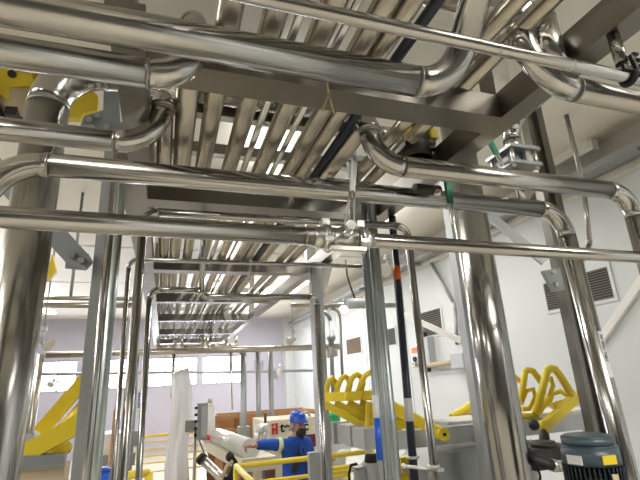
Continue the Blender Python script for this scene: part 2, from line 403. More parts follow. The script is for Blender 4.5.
# ------------------------------------------------------------------ tall risers
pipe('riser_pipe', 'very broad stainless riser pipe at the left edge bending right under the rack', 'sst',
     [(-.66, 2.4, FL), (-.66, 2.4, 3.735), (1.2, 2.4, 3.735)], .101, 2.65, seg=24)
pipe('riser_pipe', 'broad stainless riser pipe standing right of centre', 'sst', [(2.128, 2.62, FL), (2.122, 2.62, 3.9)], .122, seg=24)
pipe('loop_pipe', 'stainless loop pipe, the tallest of three nested inverted loops', 'sst',
     [(-.178, 2.5, FL), (-.150, 2.5, 2.94), (1.500, 2.5, 2.955), (1.493, 2.5, FL)], .024, 3.2)
pipe('loop_pipe', 'slimmest stainless loop pipe, middle of three nested inverted loops', 'sst',
     [(-.222, 2.8, FL), (-.232, 2.8, 2.745), (1.325, 2.8, 2.745), (1.312, 2.8, FL)], .014, 4)
t = pipe('loop_pipe', 'stainless loop pipe with a stepped crossbar, lowest of the nested loops', 'sst',
     [(-.105, 3.0, FL), (-.112, 3.0, 2.603), (.185, 3.0, 2.603)], .019, 3)
pipe('', '', 'sst', [(.185, 3.0, 2.603), (.235, 3.0, 2.56), (1.005, 3.0, 2.563), (.995, 3.0, FL)], .021, 2.6, parent=t)
pipe('', '', 'sst', [(.205, 3.0, 2.58), (.205, 3.0, 3.3)], .018, parent=t)
pipe('riser_pipe', 'pale galvanised riser tube right beside the grey painted post', 'galv', [(-.333, 3.0, FL), (-.329, 3.0, 3.6)], .026)
pipe('riser_pipe', 'slim dark riser touching the right face of the grey post', 'ss', [(-.40, 3.12, FL), (-.398, 3.12, 3.6)], .020)
pipe('conduit', 'dull grey conduit squeezed between banded pole and pale conduit', 'galvd', [(1.284, 2.66, FL), (1.298, 2.66, 3.2)], .016)
cd = pipe('conduit', 'pale galvanised conduit standing between banded conduit and black hose', 'galv', [(1.365, 2.72, FL), (1.358, 2.72, 3.2)], .030)
pipe('conduit', 'second pale galvanised conduit pressed against its neighbour', 'galv', [(1.338, 2.80, FL), (1.326, 2.80, 3.2)], .020)
# bands on the banded pole
def band(parent, m, px, y0, y1, Y, r, name='colour_band'):
    a, b2 = W(px[0], y0, Y=Y), W(px[1], y1, Y=Y)
    mesh(name, m, [('cyl', a, b2, r, r, 18)], parent)
bp_ = thing('banded_pole', 'slim grey pole with a white band above a long blue band', 'pole', (1.170, 2.55, FL))
mesh('shaft', 'galvd', [('cyl', (1.170, 2.55, FL), (1.195, 2.55, 3.1), .017)], bp_)
pt = lambda x0, z0, x1, z1, z: x0+(x1-x0)*(z-z0)/(z1-z0)
for mm, ya, yb in (('white', 395, 418), ('blue', 418, 460)):
    za = W(375, ya, Y=2.55).z; zb = W(379, yb, Y=2.55).z
    mesh('colour_band', mm, [('cyl', (pt(1.170, FL, 1.195, 3.1, za), 2.55, za), (pt(1.170, FL, 1.195, 3.1, zb), 2.55, zb), .019)], bp_, label=mm+' band')
hs = thing('hose', 'black hose pole with an orange band near its top and a white band lower down', 'hose', (1.47, 2.7, FL))
hx = lambda z: pt(1.472, 1.39, 1.500, 2.81, z)
mesh('shaft', 'navy', [('cyl', (hx(FL), 2.7, FL), (hx(3.1), 2.7, 3.1), .026)], hs)
for mm, pa, pb in (('orange', (397, 266), (398, 280)), ('white', (408, 398), (410, 421))):
    za, zb = W(*pa, Y=2.7).z, W(*pb, Y=2.7).z
    mesh('colour_band', mm, [('cyl', (hx(za), 2.7, za), (hx(zb), 2.7, zb), .0275)], hs, label=mm+' band')
# pipe clamp near the bottom joining black pole and stainless loop
c0 = W(404, 466, Y=2.48); c1 = W(440, 470, Y=2.44)
cl = thing('pipe_clamp', 'small bright clamp arm tying the black pole to the loop pipe', 'clamp', c0)
mesh('arm', 'cast', [('cyl', c0, c1, .009)], cl)
mesh('jaw', 'cast', [('ring', (1.494, 2.5, c1.z+.01), (0, 0, 1), .030, .009)], cl)
mesh('jaw_block', 'cast', [('box', c1+V((-.02, -.012, -.008)), c1+V((.02, .008, .008)))], cl)
mesh('jaw', 'cast', [('ring', (hx(c0.z), 2.7, c0.z), (0, 0, 1), .032, .009)], cl)
mesh('jaw_nut', 'cast', [('ball', c0, (.018, .016, .014))], cl)

# white sticker with lettering on the labelled riser
st = thing('pipe_label', 'white lettered sticker wrapped on the riser pipe at lower right', 'label', W(606, 345, Y=2.05))
zt, zb_ = W(604, 331, Y=2.05).z, W(618, 377, Y=2.05).z
A = -PI*.475
def lp(ang, z, rr=.0585): return V((2.54-.0373*(z-FL)+rr*math.cos(ang), 2.1+rr*math.sin(ang), z))
bm = bmesh.new(); rows = []
for i in range(7):
    an = A-.36+.72*i/6; rows.append([bm.verts.new(lp(an, z, rr)) for z, rr in ((zb_, .0555), (zt, .0555), (zt, .0575), (zb_, .0575))])
for p_, q_ in zip(rows, rows[1:]):
    for k in range(4): bm.faces.new((p_[k], p_[(k+1) % 4], q_[(k+1) % 4], q_[k]))
bm.faces.new(rows[0]); bm.faces.new(rows[-1][::-1])
link('backing', bm, 'white', st)
an = A-.17; tang = V((-math.sin(A), math.cos(A), 0))
text('lettering', 'AF 0001 TEST', 'blk', st, lp(an, zt-.02, .0578), (0, 0, -1), tang, .027, .003)

# ------------------------------------------------------------------ valves with green grips
def grip_lever(t, p0, p1, g0, g1, w=.024):
    """flat slotted handle from p0 to p1 with a green sleeve between the fractions g0..g1"""
    p0, p1 = V(p0), V(p1); d = p1-p0; u = V((0, -1, 0)); s = d.cross(u).normalized()*w*.42
    lv = mesh('lever', 'cast', [('tube', [p0+s, p1+s-d*.06, p1+s*.5-d*.015, p1, p1-s*.5-d*.015, p1-s-d*.06, p0-s], .005, 8)], t)
    mesh('grip', 'green', [('bar', p0+d*g0, p0+d*g1, w*1.15, .02, u)], lv, .004, label='green grip')

# dark valve under the right end of the rack
vx, vy = 1.36, 1.98
k = W(419, 146, Y=vy)
dv_ = thing('clamp_valve', 'dark clamped valve with a hanging green lever behind the bent pipe', 'valve', (k.x, vy, k.z-.18))
mesh('body', 'gear', [('cyl', k+V((-.02, 0, -.09)), k+V((-.02, 0, .10)), .085, .080, 20), ('box', k+V((-.13, -.07, -.05)), k+V((.06, .06, -.015))), ('ball', k+V((.03, -.03, 0)), .055)], dv_, .004)
for q_ in ((('box'), k+V((-.125, -.082, -.02)), k+V((-.085, -.05, .075))), (('box'), k+V((.03, -.09, .01)), k+V((.075, -.05, .07)))):
    mesh('yellow_band', 'yellow', [q_], dv_, .006, label='yellow band')
mesh('neck', 'ss', [('cyl', k+V((-.02, 0, .05)), k+V((-.02, 0, .35)), .055)], dv_)
for a_, b_ in ((.085, .11), (-.09, -.065)): mesh('collar', 'gear', [('cyl', k+V((-.02, 0, a_)), k+V((-.02, 0, b_)), .08)], dv_)
j = W(430, 190, Y=2.0)
mesh('stem', 'gear', [('cyl', j+V((-.10, 0, 0)), j+V((.06, 0, 0)), .03), ('cyl', k+V((-.02, 0, -.18)), k+V((-.02, 0, -.05)), .035)], dv_)
mesh('knob', 'ss', [('ball', W(437, 193, Y=1.98), (.026, .026, .028))], dv_)
grip_lever(dv_, W(446.5, 176, Y=2.0), W(453, 224, Y=1.98), .10, .58, .030)
pipe('process_pipe', 'stainless elbow dropping behind the dark clamped valve', 'ss', [(k.x+.13, 2.35, 3.30), (k.x+.13, 2.35, 3.55), (k.x-.1, 2.35, 3.55)], .05, 1.7)

# flanged valve block on the branch at the right
f = W(514, 163, Y=2.1)
fv = thing('flanged_valve', 'square flanged valve on the short upright branch at right', 'valve', (f.x, 2.1, f.z-.16))
for z, n in ((.06, .12), (-.05, .115)):
    mesh('flange', 'galvd', [('box', f+V((-n, -n, z-.011)), f+V((n, n, z+.011)))], fv, .004)
mesh('body', 'grey', [('box', f+V((-.085, -.045, -.05)), f+V((.045, .075, .06)))], fv, .004)
for sx in (-1, 1):
    for sy in (-1, 1):
        mesh('tie_bolt', 'cast', [('cyl', f+V((sx*.092, sy*.092, -.08)), f+V((sx*.092, sy*.092, .085)), .012, .012, 8)], fv)
mesh('side_plate', 'cast', [('box', f+V((.02, -.09, -.06)), f+V((.062, -.075, .07)))], fv, .003)
grip_lever(fv, W(503, 166, Y=2.0), W(488, 138, Y=2.0), .40, 1.0, .028)
mesh('lever_arm', 'cast', [('bar', W(503, 166, Y=2.0), f+V((-.06, -.05, 0)), .03, .01)], fv)
pipe('branch_pipe', 'short stainless branch with an elbow above the square flanged valve', 'ss',
     [f+V((0.02, 0, .08)), f+V((.02, 0, .30)), f+V((.02, -.40, .34))], .058, 2.4)
pipe('branch_pipe', 'short slim stub between the square flanged valve and the pipe under it', 'ss', [(f.x+.005, 2.1, 3.03), f+V((.005, 0, -.066))], .028)

# clamp that hangs the slim front pipe from the rack beam
g = W(626, 70, Y=.85)
ph = thing('pipe_hanger', 'dark hanger clamp holding the slim top pipe at the right edge', 'hanger', g)
mesh('rod', 'sst', [('cyl', (g.x-.01, .85, g.z+.02), (g.x+.02, .87, ZB), .020)], ph)
mesh('jaw', 'black', [('ring', (g.x, .85, 2.902), (1, 0, 0), .024, .009), ('box', g+V((-.045, -.026, -.022)), g+V((.015, -.016, -.004))), ('bar', g+V((-.005, -.030, .035)), g+V((.018, -.026, -.042)), .018, .012, (0, -1, 0))], ph, .002)
for i in range(3):
    mesh('bolt', 'black', [('cyl', g+V((.0+.008*i, -.034, .036-.022*i)), g+V((.020+.008*i, -.034, .039-.022*i)), .007)], ph)

# tan string looped on the beam
s0 = W(327, 81, Y=1.30); s1 = W(328.5, 94, Y=1.33)
solo('string', 'thin tan string hanging in a fork from the thick top pipe', 'string', 'string',
     [('tube', [s0, s1], .0032, 6), ('tube', [s1, W(325, 104, Y=1.34), W(322, 111, Y=1.34)], .0032, 6), ('tube', [s1, W(331, 103, Y=1.34), W(334, 114, Y=1.34)], .0032, 6)])

# ------------------------------------------------------------------ right-hand wall fittings
def louver(y0, y1, z0, z1, label, slat='louv', n=12):
    t = thing('wall_vent', label, 'wall vent', (XR, (y0+y1)/2, z0), 'slatted vents in the right-hand wall')
    x = XR
    fr = mesh('frame', 'wall', [('box', (x-.02, y0-.04, z0-.04), (x, y1+.04, z0)), ('box', (x-.02, y0-.04, z1), (x, y1+.04, z1+.04)), ('box', (x-.02, y0-.04, z0), (x, y0, z1)), ('box', (x-.02, y1, z0), (x, y1+.04, z1))], t)
    mesh('backing', 'gap', [('box', (x-.004, y0, z0), (x, y1, z1))], fr)
    sh = [('bar', (x-.014, y0, z0+(i+.5)*(z1-z0)/n), (x-.014, y1, z0+(i+.5)*(z1-z0)/n), (z1-z0)/n*.75, .004, (-.6, 0, 1)) for i in range(n)]
    mesh('slats', slat, sh, fr)
louver(3.70, 4.66, 2.72, 3.08, 'nearest slatted wall vent, half hidden behind the labelled riser')
louver(7.15, 7.9, 2.70, 3.16, 'slatted wall vent crossed by the white diagonal brace')
louver(8.98, 9.33, 2.66, 3.02, 'narrow slatted wall vent seen right of the pale conduits')
louver(10.9, 11.9, 2.62, 3.02, 'brown slatted wall vent left of the pale conduits', 'brown')
louver(12.6, 13.6, 2.62, 3.0, 'farthest brown slatted wall vent beside the hanging flood lamp', 'brown')
ct = thing('cable_tray', 'grey cable tray running along the top of the right-hand wall', 'cable tray', (4.55, 6, 4.1))
mesh('tray', 'galvd', [('box', (4.46, .4, 4.10), (4.68, 17, 4.115)), ('box', (4.46, .4, 4.115), (4.47, 17, 4.18)), ('box', (4.67, .4, 4.115), (4.68, 17, 4.18))], ct)
for y in (2.8, 5, 7.5, 10, 13): mesh('bracket', 'galvd', [('box', (4.44, y, 4.06), (XR-.1, y+.04, 4.10))], ct)
q = W(568, 107, Y=3.0); q2 = W(583, 183, Y=3.0); q3 = W(590, 243, Y=3.0)
pipe('conduit', 'slim dark conduit hanging from the cream ceiling at upper right', 'weld', [(q2.x, 3.0, CEIL), (q2.x, 3.0, q2.z), (q3.x, 3.0, q3.z), (q3.x-.25, 3.0, q3.z-.3)], .022, 4)
wl = W(566, 158, X=4.55); wl2 = W(586, 151, X=4.55)
solo('plain_box', 'long white box under the ceiling left of the dark hanging conduit', 'box', 'whitep', [('box', wl+V((-.06, -.36, -.05)), wl+V((.06, .30, .08)))], .01)  # plain white box, use unknown
solo('plain_box', 'small white box under the ceiling right of the dark hanging conduit', 'box', 'whitep', [('box', wl2+V((-.05, -.13, -.05)), wl2+V((.05, .10, .09)))], .01)  # smaller plain white box, use unknown
pts = [W(427, 256, X=4.74), W(429, 268, X=4.74), W(455, 305, X=4.74), W(457, 345, X=4.74)]
pipe('conduit', 'thin bent conduit running down the right-hand wall from the cable tray', 'galvd', [pts[0]+V((0, 0, .5)), pts[0], pts[2], pts[3]], .03, 5)
jb = W(418, 356, X=4.70)
cb = thing('switch_box', 'white wall switch box with an orange label behind the loop pipe', 'switch box', jb+V((0, 0, -.3)))
mesh('case', 'whitep', [('box', jb+V((-.06, -.16, -.24)), jb+V((.08, .16, .20)))], cb, .01)
mesh('label_plate', 'orange', [('box', jb+V((-.075, -.10, .06)), jb+V((-.06, .10, .16)))], cb, label='orange label')
mesh('knob', 'black', [('cyl', jb+V((-.10, 0, -.06)), jb+V((-.06, 0, -.06)), .05)], cb)
mesh('handle', 'galvd', [('box', jb+V((-.12, -.06, -.18)), jb+V((-.06, .06, -.12)))], cb, .01)
jb = W(428, 352, X=4.70)
cb = thing('isolator_box', 'narrow grey isolator on the wall right of the loop pipe', 'switch box', jb+V((0, 0, -.3)))
mesh('case', 'lgrey', [('box', jb+V((-.05, -.10, -.28)), jb+V((.10, .10, .28)))], cb, .02)
for z in (-.32, .32): mesh('screw', 'black', [('cyl', jb+V((-.07, 0, z)), jb+V((.0, 0, z)), .04)], cb)
e0, e1 = W(428, 366, X=4.68), W(455, 362, X=4.68)
wp = thing('wall_pipe', 'short level wall pipe ending in a pale box right of the loop pipe', 'pipe', e0)
mesh('tube', 'tan', [('cyl', e0+V((0, .5, -.0)), e1, .045)], wp)
mesh('end_box', 'lgrey', [('box', e1+V((-.07, -.32, -.10)), e1+V((.1, .02, .13)))], wp, .015)
w0, w1 = W(640, 283, X=4.77), W(612, 324, X=4.77)
dd = (w1-w0)
solo('sloping_strip', 'white sloping strip on the wall right of the labelled riser', 'cable duct', 'whitep', [('bar', w0-dd*.6, w1+dd*.5, .05, .085)], .006)  # plain white bar along the sloping pale band on the wall

# ------------------------------------------------------------------ grey frame and stainless machine at the right
zt_ = W(372, 428, Y=3.3).z
bf = thing('equipment_frame', 'grey box beam reaching from the column toward the viewer, under the yellow fingers', 'beam', (1.47, 3.7, 1.45))
mesh('box_tube', 'lgrey', [('box', (1.41, 3.28, zt_-.145), (1.55, 4.02, zt_))], bf, .006)
mesh('end_plate', 'lgrey', [('box', (1.38, 3.85, zt_-.16), (1.58, 3.90, zt_+.01))], bf, .004)
mesh('end_plate', 'lgrey', [('box', (1.395, 3.52, zt_-.15), (1.565, 3.55, zt_+.005))], bf, .004)
zc_ = W(480, 424, Y=3.3).z
cbm = thing('equipment_frame', 'long level stainless beam behind the broad riser, under both yellow racks', 'beam', (3, 3.34, zc_-.12))
mesh('box_tube', 'lgrey', [('box', (1.55, 3.30, zc_-.125), (3.9, 3.40, zc_))], cbm, .006)
mesh('top_plate', 'whitep', [('box', (2.22, 3.42, zc_-.01), (3.9, 3.85, zc_+.02))], cbm, .004)
mesh('leg', 'lgrey', [('box', (3.6, 3.31, FL), (3.7, 3.39, zc_-.125))], cbm)
hp0 = W(437, 452, Y=3.42); hp1 = W(492, 450, Y=3.42)
ho = thing('hopper', 'grey stainless hopper box with a rolled rim, bottom right of centre', 'hopper', (hp0.x+.3, 3.2, .6))
mesh('body', 'galvd', [('poly', [(hp0.x-.10, 3.42, hp0.z-.75), (hp0.x-.10, 3.42, hp0.z-.12), (hp0.x+.04, 3.42, hp0.z), (hp0.x+.95, 3.42, hp0.z), (hp0.x+.95, 3.42, hp0.z-.75)], (0, .5, 0))], ho)
mesh('rim', 'lgrey', [('cyl', (hp0.x-.0, 3.415, hp0.z), (hp0.x+.95, 3.415, hp0.z), .014), ('cyl', (hp0.x-.11, 3.415, hp0.z-.13), (hp0.x+.03, 3.415, hp0.z), .014)], ho)
mesh('stand', 'galvd', [('box', (hp0.x+.05, 3.48, FL), (hp0.x+.12, 3.55, hp0.z-.75)), ('box', (hp0.x+.8, 3.78, FL), (hp0.x+.87, 3.85, hp0.z-.75))], ho)

# yellow finger rack: a tilted comb of looped tubes
yf = thing('yellow_finger_rack', 'yellow rack with four looped fingers standing on the grey box beam', 'finger rack', W(372, 428, Y=3.6))
A0, A1 = W(323, 402, Y=3.75), W(376, 400, Y=3.45)
B0, B1 = W(324, 393, Y=3.78), W(376, 390, Y=3.48)
thk = V((.01, .05, 0))
mesh('comb_bar', 'yellow', [('poly', [A0, A1, B1, B0], thk)], yf, .004)
mesh('comb_block', 'yellow', [('poly', [W(345, 401, Y=3.55), W(361, 400, Y=3.49), W(362, 391, Y=3.50), W(347, 392, Y=3.56)], V((0, .04, 0))), ('poly', [W(364, 400, Y=3.47), W(376, 399, Y=3.42), W(377, 390, Y=3.43), W(366, 391, Y=3.48)], V((0, .04, 0)))], yf, .004)
for a, tp, b2, yy in (((326, 396), (332, 378), (336, 396), 3.80), ((336, 394), (345, 376), (348, 393), 3.74), ((347, 393), (357, 374), (361, 391), 3.66), ((358, 393), (370, 372), (373, 392), 3.58)):
    pa, pb, pt_ = W(*a, Y=yy), W(*b2, Y=yy+.06), W(*tp, Y=yy+.03)
    wv = (pb-pa); uv = pt_-(pa+pb)/2
    loop = [pa, pa+uv*.5+wv*.08, pa+uv*.82+wv*.20, pt_-wv*.02, pt_+wv*.28-uv*.16, pb+uv*.45+wv*.08, pb]
    mesh('finger_loop', 'yellow', [('tube', loop, .024, 12)], yf)
E1 = W(442, 434, Y=3.05)
for i in range(5):
    s_ = A0.lerp(A1, .02+.24*i); e_ = W(372+15*i, 430+.4*i, Y=3.47)
    mesh('slanted_bar', 'yellow', [('bar', s_+V((0, .03, -.01)), e_, .028, .055)], yf, .004)
mesh('slanted_bar', 'yellow', [('bar', W(376, 397, Y=3.4), E1, .045, .075)], yf, .01)
mesh('pivot_boss', 'yellow', [('cyl', E1+V((0, -.03, 0)), E1+V((0, .04, 0)), .045)], yf)
mesh('bolt', 'black', [('cyl', E1+V((0, -.04, 0)), E1+V((0, -.028, 0)), .012, .012, 6)], yf)
for px in (368, 373): mesh('strut', 'yellow', [('bar', W(px, 402, Y=3.4), W(px-.5, 428, Y=3.4), .022, .03)], yf, .004)

# yellow triangle rack at the right
yt = thing('yellow_loop_rack', 'yellow rack of bent triangular loops between broad riser and dark column', 'finger rack', W(545, 428, Y=3.3))
def yl(pts, r=.026, Y=3.3, name='bent_loop'):
    ps = [W(p[0], p[1], Y=(p[2] if len(p) > 2 else Y)) for p in pts]
    mesh(name, 'yellow', [('tube', ps, r*1.22, 12)], yt)
yl([(521, 402), (525, 372), (528, 370), (533, 371), (541, 382)], .024, 3.42)
yl([(536, 414), (547, 371), (550, 368.5), (555, 369), (561, 377), (572, 395)], .028, 3.3)
yl([(500, 372), (513, 376), (519, 381)], .022, 3.5)
yl([(541, 384), (551, 378), (553, 386), (546, 404)], .018, 3.4)
yl([(521, 404), (526, 391), (533, 389), (535, 397), (529, 409), (521, 409)], .017, 3.45)
yl([(549, 406), (552, 394), (560, 391), (568, 396)], .018, 3.45)
yl([(552, 406), (566, 402), (576, 395)], .024, 3.4, 'bent_rail')
yl([(512, 417), (535, 416), (549, 398)], .024, 3.35, 'bent_rail')
yl([(452, 418), (480, 400), (484, 398)], .035, 3.9, 'bent_rail')
yl([(470, 418), (488, 412), (500, 411)], .035, 3.9, 'bent_rail')
P0, P1 = W(544, 426, Y=3.2), W(580, 395, Y=3.35)
mesh('pivot_arm', 'yellow', [('bar', P0, P1, .05, .075)], yt, .01)
mesh('arm_boss', 'yellow', [('cyl', P0+V((0, -.035, 0)), P0+V((0, .03, 0)), .045)], yt)
# actuator under it
gx = W(545, 442, Y=2.75)
ac = thing('gearbox', 'brown black gearbox with a short vertical shaft left of the motor', 'gearbox', gx+V((0, 0, -.2)))
mesh('shaft', 'black', [('cyl', W(543.5, 431, Y=2.82), W(545, 446, Y=2.75), .022), ('cyl', W(544, 434, Y=2.8), W(545, 445, Y=2.76), .035)], ac)
mesh('knob', 'black', [('ball', W(534, 425, Y=3.0), .04)], ac)
gb = W(545, 452, Y=2.7)
mesh('housing', 'gear', [('box', gb+V((-.17, -.08, -.09)), gb+V((.20, .20, .035))), ('cyl', gb+V((0, 0, .03)), gb+V((0, 0, .07)), .09, .075)], ac, .02)
mesh('hose', 'black', [('tube', [W(527, 452, Y=2.6), W(536, 461, Y=2.52), W(548, 464, Y=2.5), W(560, 466, Y=2.5)], .034)], ac)
mesh('coupling', 'cast', [('cyl', W(551, 465, Y=2.5), W(556, 466, Y=2.5), .038), ('cyl', W(557, 466, Y=2.5), W(566, 465, Y=2.45), .03)], ac)
mesh('cable', 'black', [('tube', [W(536, 464, Y=2.6), W(540, 475, Y=2.6), W(541, 500, Y=2.6)], .008, 8)], ac)

# electric motor
MY, S = 1.93, .80
mx = W(588, 445, Y=MY); mtz = W(588, 434, Y=MY).z
mo = thing('electric_motor', 'dark teal finned electric motor with a domed cap at bottom right', 'motor', (mx.x, MY, FL))
def mcy(z0, z1, r0, r1): return ('cyl', (mx.x, MY, mtz+z0*S), (mx.x, MY, mtz+z1*S), r0*S, r1*S, 36)
mesh('cap', 'motor', [mcy(-.055, -.012, .150, .152), mcy(-.012, 0, .152, .13)], mo, label='domed cap')
cw = mesh('fan_cowl', 'motor', [mcy(-.165, -.066, .168, .164), mcy(-.066, -.05, .164, .13)], mo)
mesh('body', 'fin', [mcy(-.75, -.165, .140, .140)], mo)
mesh('cooling_fins', 'fin', [('bar', (mx.x+.152*S*math.cos(a), MY+.152*S*math.sin(a), mtz-.72*S), (mx.x+.152*S*math.cos(a), MY+.152*S*math.sin(a), mtz-.17*S), .008, .032, (math.cos(a), math.sin(a), 0)) for a in [2*PI*i/40 for i in range(40)]], mo)
def mlab(nm, m, px, z0, z1, wd, rr, word):
    # flat plate riveted on the cowl where the photograph shows it
    best = min((abs((W(px, 455, Y=MY+rr*S*math.sin(a_)).x)-(mx.x+rr*S*math.cos(a_))), a_) for a_ in [-PI*k_/200 for k_ in range(10, 190)])[1]
    c_ = V((mx.x+rr*S*math.cos(best), MY+rr*S*math.sin(best), mtz)); tg = V((-math.sin(best), math.cos(best), 0)); nn = V((math.cos(best), math.sin(best), 0))
    lo_, hi_ = V((0, 0, z0*S)), V((0, 0, z1*S))
    mesh(nm, m, [('poly', [c_-tg*wd/2+lo_, c_+tg*wd/2+lo_, c_+tg*wd/2+hi_, c_-tg*wd/2+hi_], -nn*.006)], cw, label=word+' label')
mlab('label_plate', 'white', 573, -.155, -.105, .075, .171, 'white')
mlab('label_plate', 'ylab', 609, -.15, -.10, .07, .171, 'yellow')
mlab('label_plate', 'tan', 611, -.30, -.20, .03, .185, 'tan')
mesh('flange_foot', 'motor', [mcy(-.80, -.75, .19, .19)], mo)
mesh('pedestal', 'galvd', [('cyl', (mx.x, MY, FL), (mx.x, MY, mtz-.80*S), .09, .09, 24)], mo)

# ------------------------------------------------------------------ yellow machinery at the left
Yh = 3.45
hw = thing('hoist', 'yellow hoist frame with a beige drum behind the very broad riser elbow', 'hoist', W(40, 110, Y=Yh))
mesh('side_plate', 'yellow', [('poly', [W(p[0], p[1], Y=Yh) for p in ((-12, 55), (24, 58), (30, 66), (34, 85), (10, 87), (8, 100), (-12, 86))], (0, .03, 0))], hw, .004)
mesh('side_plate', 'yellow', [('poly', [W(p[0], p[1], Y=Yh+.1) for p in ((22, 62), (52, 64), (60, 85), (50, 100), (30, 96), (23, 80))], (0, .06, 0))], hw, .004)
mesh('side_plate', 'yellow', [('poly', [W(p[0], p[1], Y=Yh+.02) for p in ((64, 98), (90, 88), (98, 96), (97, 110), (84, 113), (80, 118), (66, 118))], (0, .06, 0))], hw, .004)
mesh('hole_bush', 'black', [('cyl', W(12, 74, Y=Yh-.02), W(12, 74, Y=Yh+.0), .03)], hw)
mesh('drum', 'tan', [('cyl', W(4, 100, Y=Yh+.12), W(34, 102, Y=Yh+.12), .12, .12, 24)], hw)
mesh('drum_flange', 'black', [('cyl', W(-1, 100, Y=Yh+.12), W(3, 100, Y=Yh+.12), .16, .16, 24), ('box', W(4, 114, Y=Yh+.05), W(27, 108, Y=Yh+.25))], hw)
hk = W(50, 268, Y=3.6)
solo('lifting_hook', 'small yellow hook hanging just right of the very broad riser', 'hook', 'yellow',
     [('poly', [W(p[0], p[1], Y=3.6) for p in ((36, 266), (50, 262), (52, 254), (54, 262), (56, 271), (50, 278), (36, 286))], (0, .05, 0))], .006)
la = thing('beam_lifter', 'yellow lifting arm of stacked beams behind the foot of the grey post', 'lifting arm', W(60, 440, Y=3.9))
mesh('lift_beam', 'yellow', [('bar', W(40, 432, Y=4.1), W(92, 372, Y=4.1), .08, .10)], la, .01)
mesh('lift_beam', 'yellow', [('bar', W(10, 462, Y=3.8), W(90, 418, Y=3.7), .10, .12)], la, .01)
mesh('tube', 'yellow', [('cyl', W(50, 446, Y=4.0), W(104, 385, Y=4.2), .06)], la)
mesh('knuckle', 'yellow', [('ball', W(60, 448, Y=3.95), (.08, .08, .07))], la)
mesh('slide', 'grey', [('poly', [W(p[0], p[1], Y=3.7) for p in ((14, 462), (24, 456), (64, 454), (64, 465), (50, 468), (14, 470))], (0, .1, 0))], la, .01)
pe = W(45, 467, Y=3.75)
mesh('pedestal', 'tan', [('box', (pe.x-.3, 3.75, FL), (pe.x+.12, 3.95, pe.z))], la, .01)

# ------------------------------------------------------------------ far cross pipes with their drops
def straight(label, m, p0, p1, r, name='pipe', **k): return pipe(name, label, m, [p0, p1], r, **k)
z302 = 3.03
straight('level pipe high behind the grey post, lower of the pair', 'dull', (-2.6, 6.0, z302-.03), (-.35, 6.0, z302-.03), .035)
straight('level pipe high right of the gusset, carrying the lit flood lamp', 'dull', (1.62, 6.0, z302-.02), (3.25, 6.0, z302-.02), .035)
straight('level pipe high behind the grey post, upper of the pair', 'dull', (-2.6, 6.1, z302+.07), (-.35, 6.1, z302+.07), .028)
q = W(72, 285, Y=6.1)
straight('short upright rod between ceiling and the paired level pipes', 'galvd', (q.x, 6.1, z302+.07), (q.x, 6.1, CEIL), .018, 'rod')
z350 = 2.64
mp = pipe('pipe', 'long tan level pipe across the hall under the far end of the rack', 'dull', [(-1.95, 9.0, z350), (3.45, 9.0, z350)], .058)
for (x0, x1, m) in ((242, 240, 'galvd'), (257, 256, 'galvd'), (271, 270, 'galvd')):
    pass
def drop(pxt, y, label, r, top=True, fit=(), m='galvd'):
    a = W(pxt, 352, Y=y)
    t = pipe('drop_pipe', label, m, ([(a.x-.35, y, z350+.02)] if top else []) + [(a.x, y, z350+.02), (a.x, y, FL)], r, 2.2)
    for py, h, w_ in fit:
        z = W(pxt-1, py, Y=y).z
        mesh('fitting', 'galvd', [('box', (a.x-w_, y-w_, z-h), (a.x+w_, y+w_, z+h))], t, .01)
    return t
drop(243.5, 9.15, 'drop pipe with a bent top, left of three behind the pointing hand', .06, True, ((432, .10, .10), (446, .12, .05)))
drop(258, 9.2, 'plain drop pipe, middle of three behind the pointing hand', .05, False)
drop(270.5, 9.2, 'drop pipe nearest the blue helmet, right of the three', .05, False, ((428, .07, .10),))
t = drop(41, 9.1, 'tan drop pipe left of the grey post with clamped fittings', .06, False, ((408, .2, .045), (436, .06, .09)), 'dull')
t = drop(137, 9.1, 'drop pipe with blue and white label seen between the riser pipes', .05, True, ((438, .12, .13), (458, .1, .09)))
q = W(139, 402, Y=9.02)
sl = mesh('label_sleeve', 'whitep', [('box', q+V((-.04, -.03, -.22)), q+V((.04, .0, .24)))], t, label='white label')
mesh('label_print', 'bluelab', [('box', q+V((-.02, -.034, -.10)), q+V((.02, -.03, .16)))], sl, label='blue print on the label')
mesh('valve_handle', 'red', [('box', W(128, 432, Y=9.0), W(136, 435, Y=9.1))], t, label='red handle')
z372 = 2.40
x372 = W(20, 372, Y=14).x
straight('thin level pipe across the far windows', 'galvd', (x372, 14, z372+.12), (4.62, 14, z372-.12), .045)
for px, lab in ((174, 'thin rod from the rack end to the white plastic sheet'), (231, 'short rod between the far level pipes above the crate')):
    q = W(px, 352, Y=9.0)
    straight(lab, 'weld', (q.x, 9.0, z350-.05), (q.x, 9.0, W(px, 398 if px < 200 else 371, Y=9.0).z), .03, 'rod')
q = W(231, 372, Y=13.9); straight('dangling grey cable tail in front of the lavender wall above the crate', 'weld', (q.x, 13.9, z372), (q.x+.05, 13.9, W(231, 410, Y=13.9).z), .025, 'cable')
# elbows under the rack end
for i, (pa, pb) in enumerate((((158, 343), (176, 338)), ((182, 340), (203, 345)), ((208, 338), (226, 344)), ((226, 340), (236, 349)))):
    a, b2 = W(*pa, Y=12.2), W(*pb, Y=12.2)
    pipe('pipe', ['bent pipe end under the far end of the rack, leftmost', 'bent pipe end under the far rack, second from left', 'bent pipe end under the far rack, third from left', 'bent pipe end under the far rack, rightmost'][i], 'dull',
         [(a.x, 12.2, ZB+.10), (a.x, 12.2, 2.97), (b2.x, 12.2, 2.97), (b2.x, 12.2, ZB+.10)], .05, 1.2)

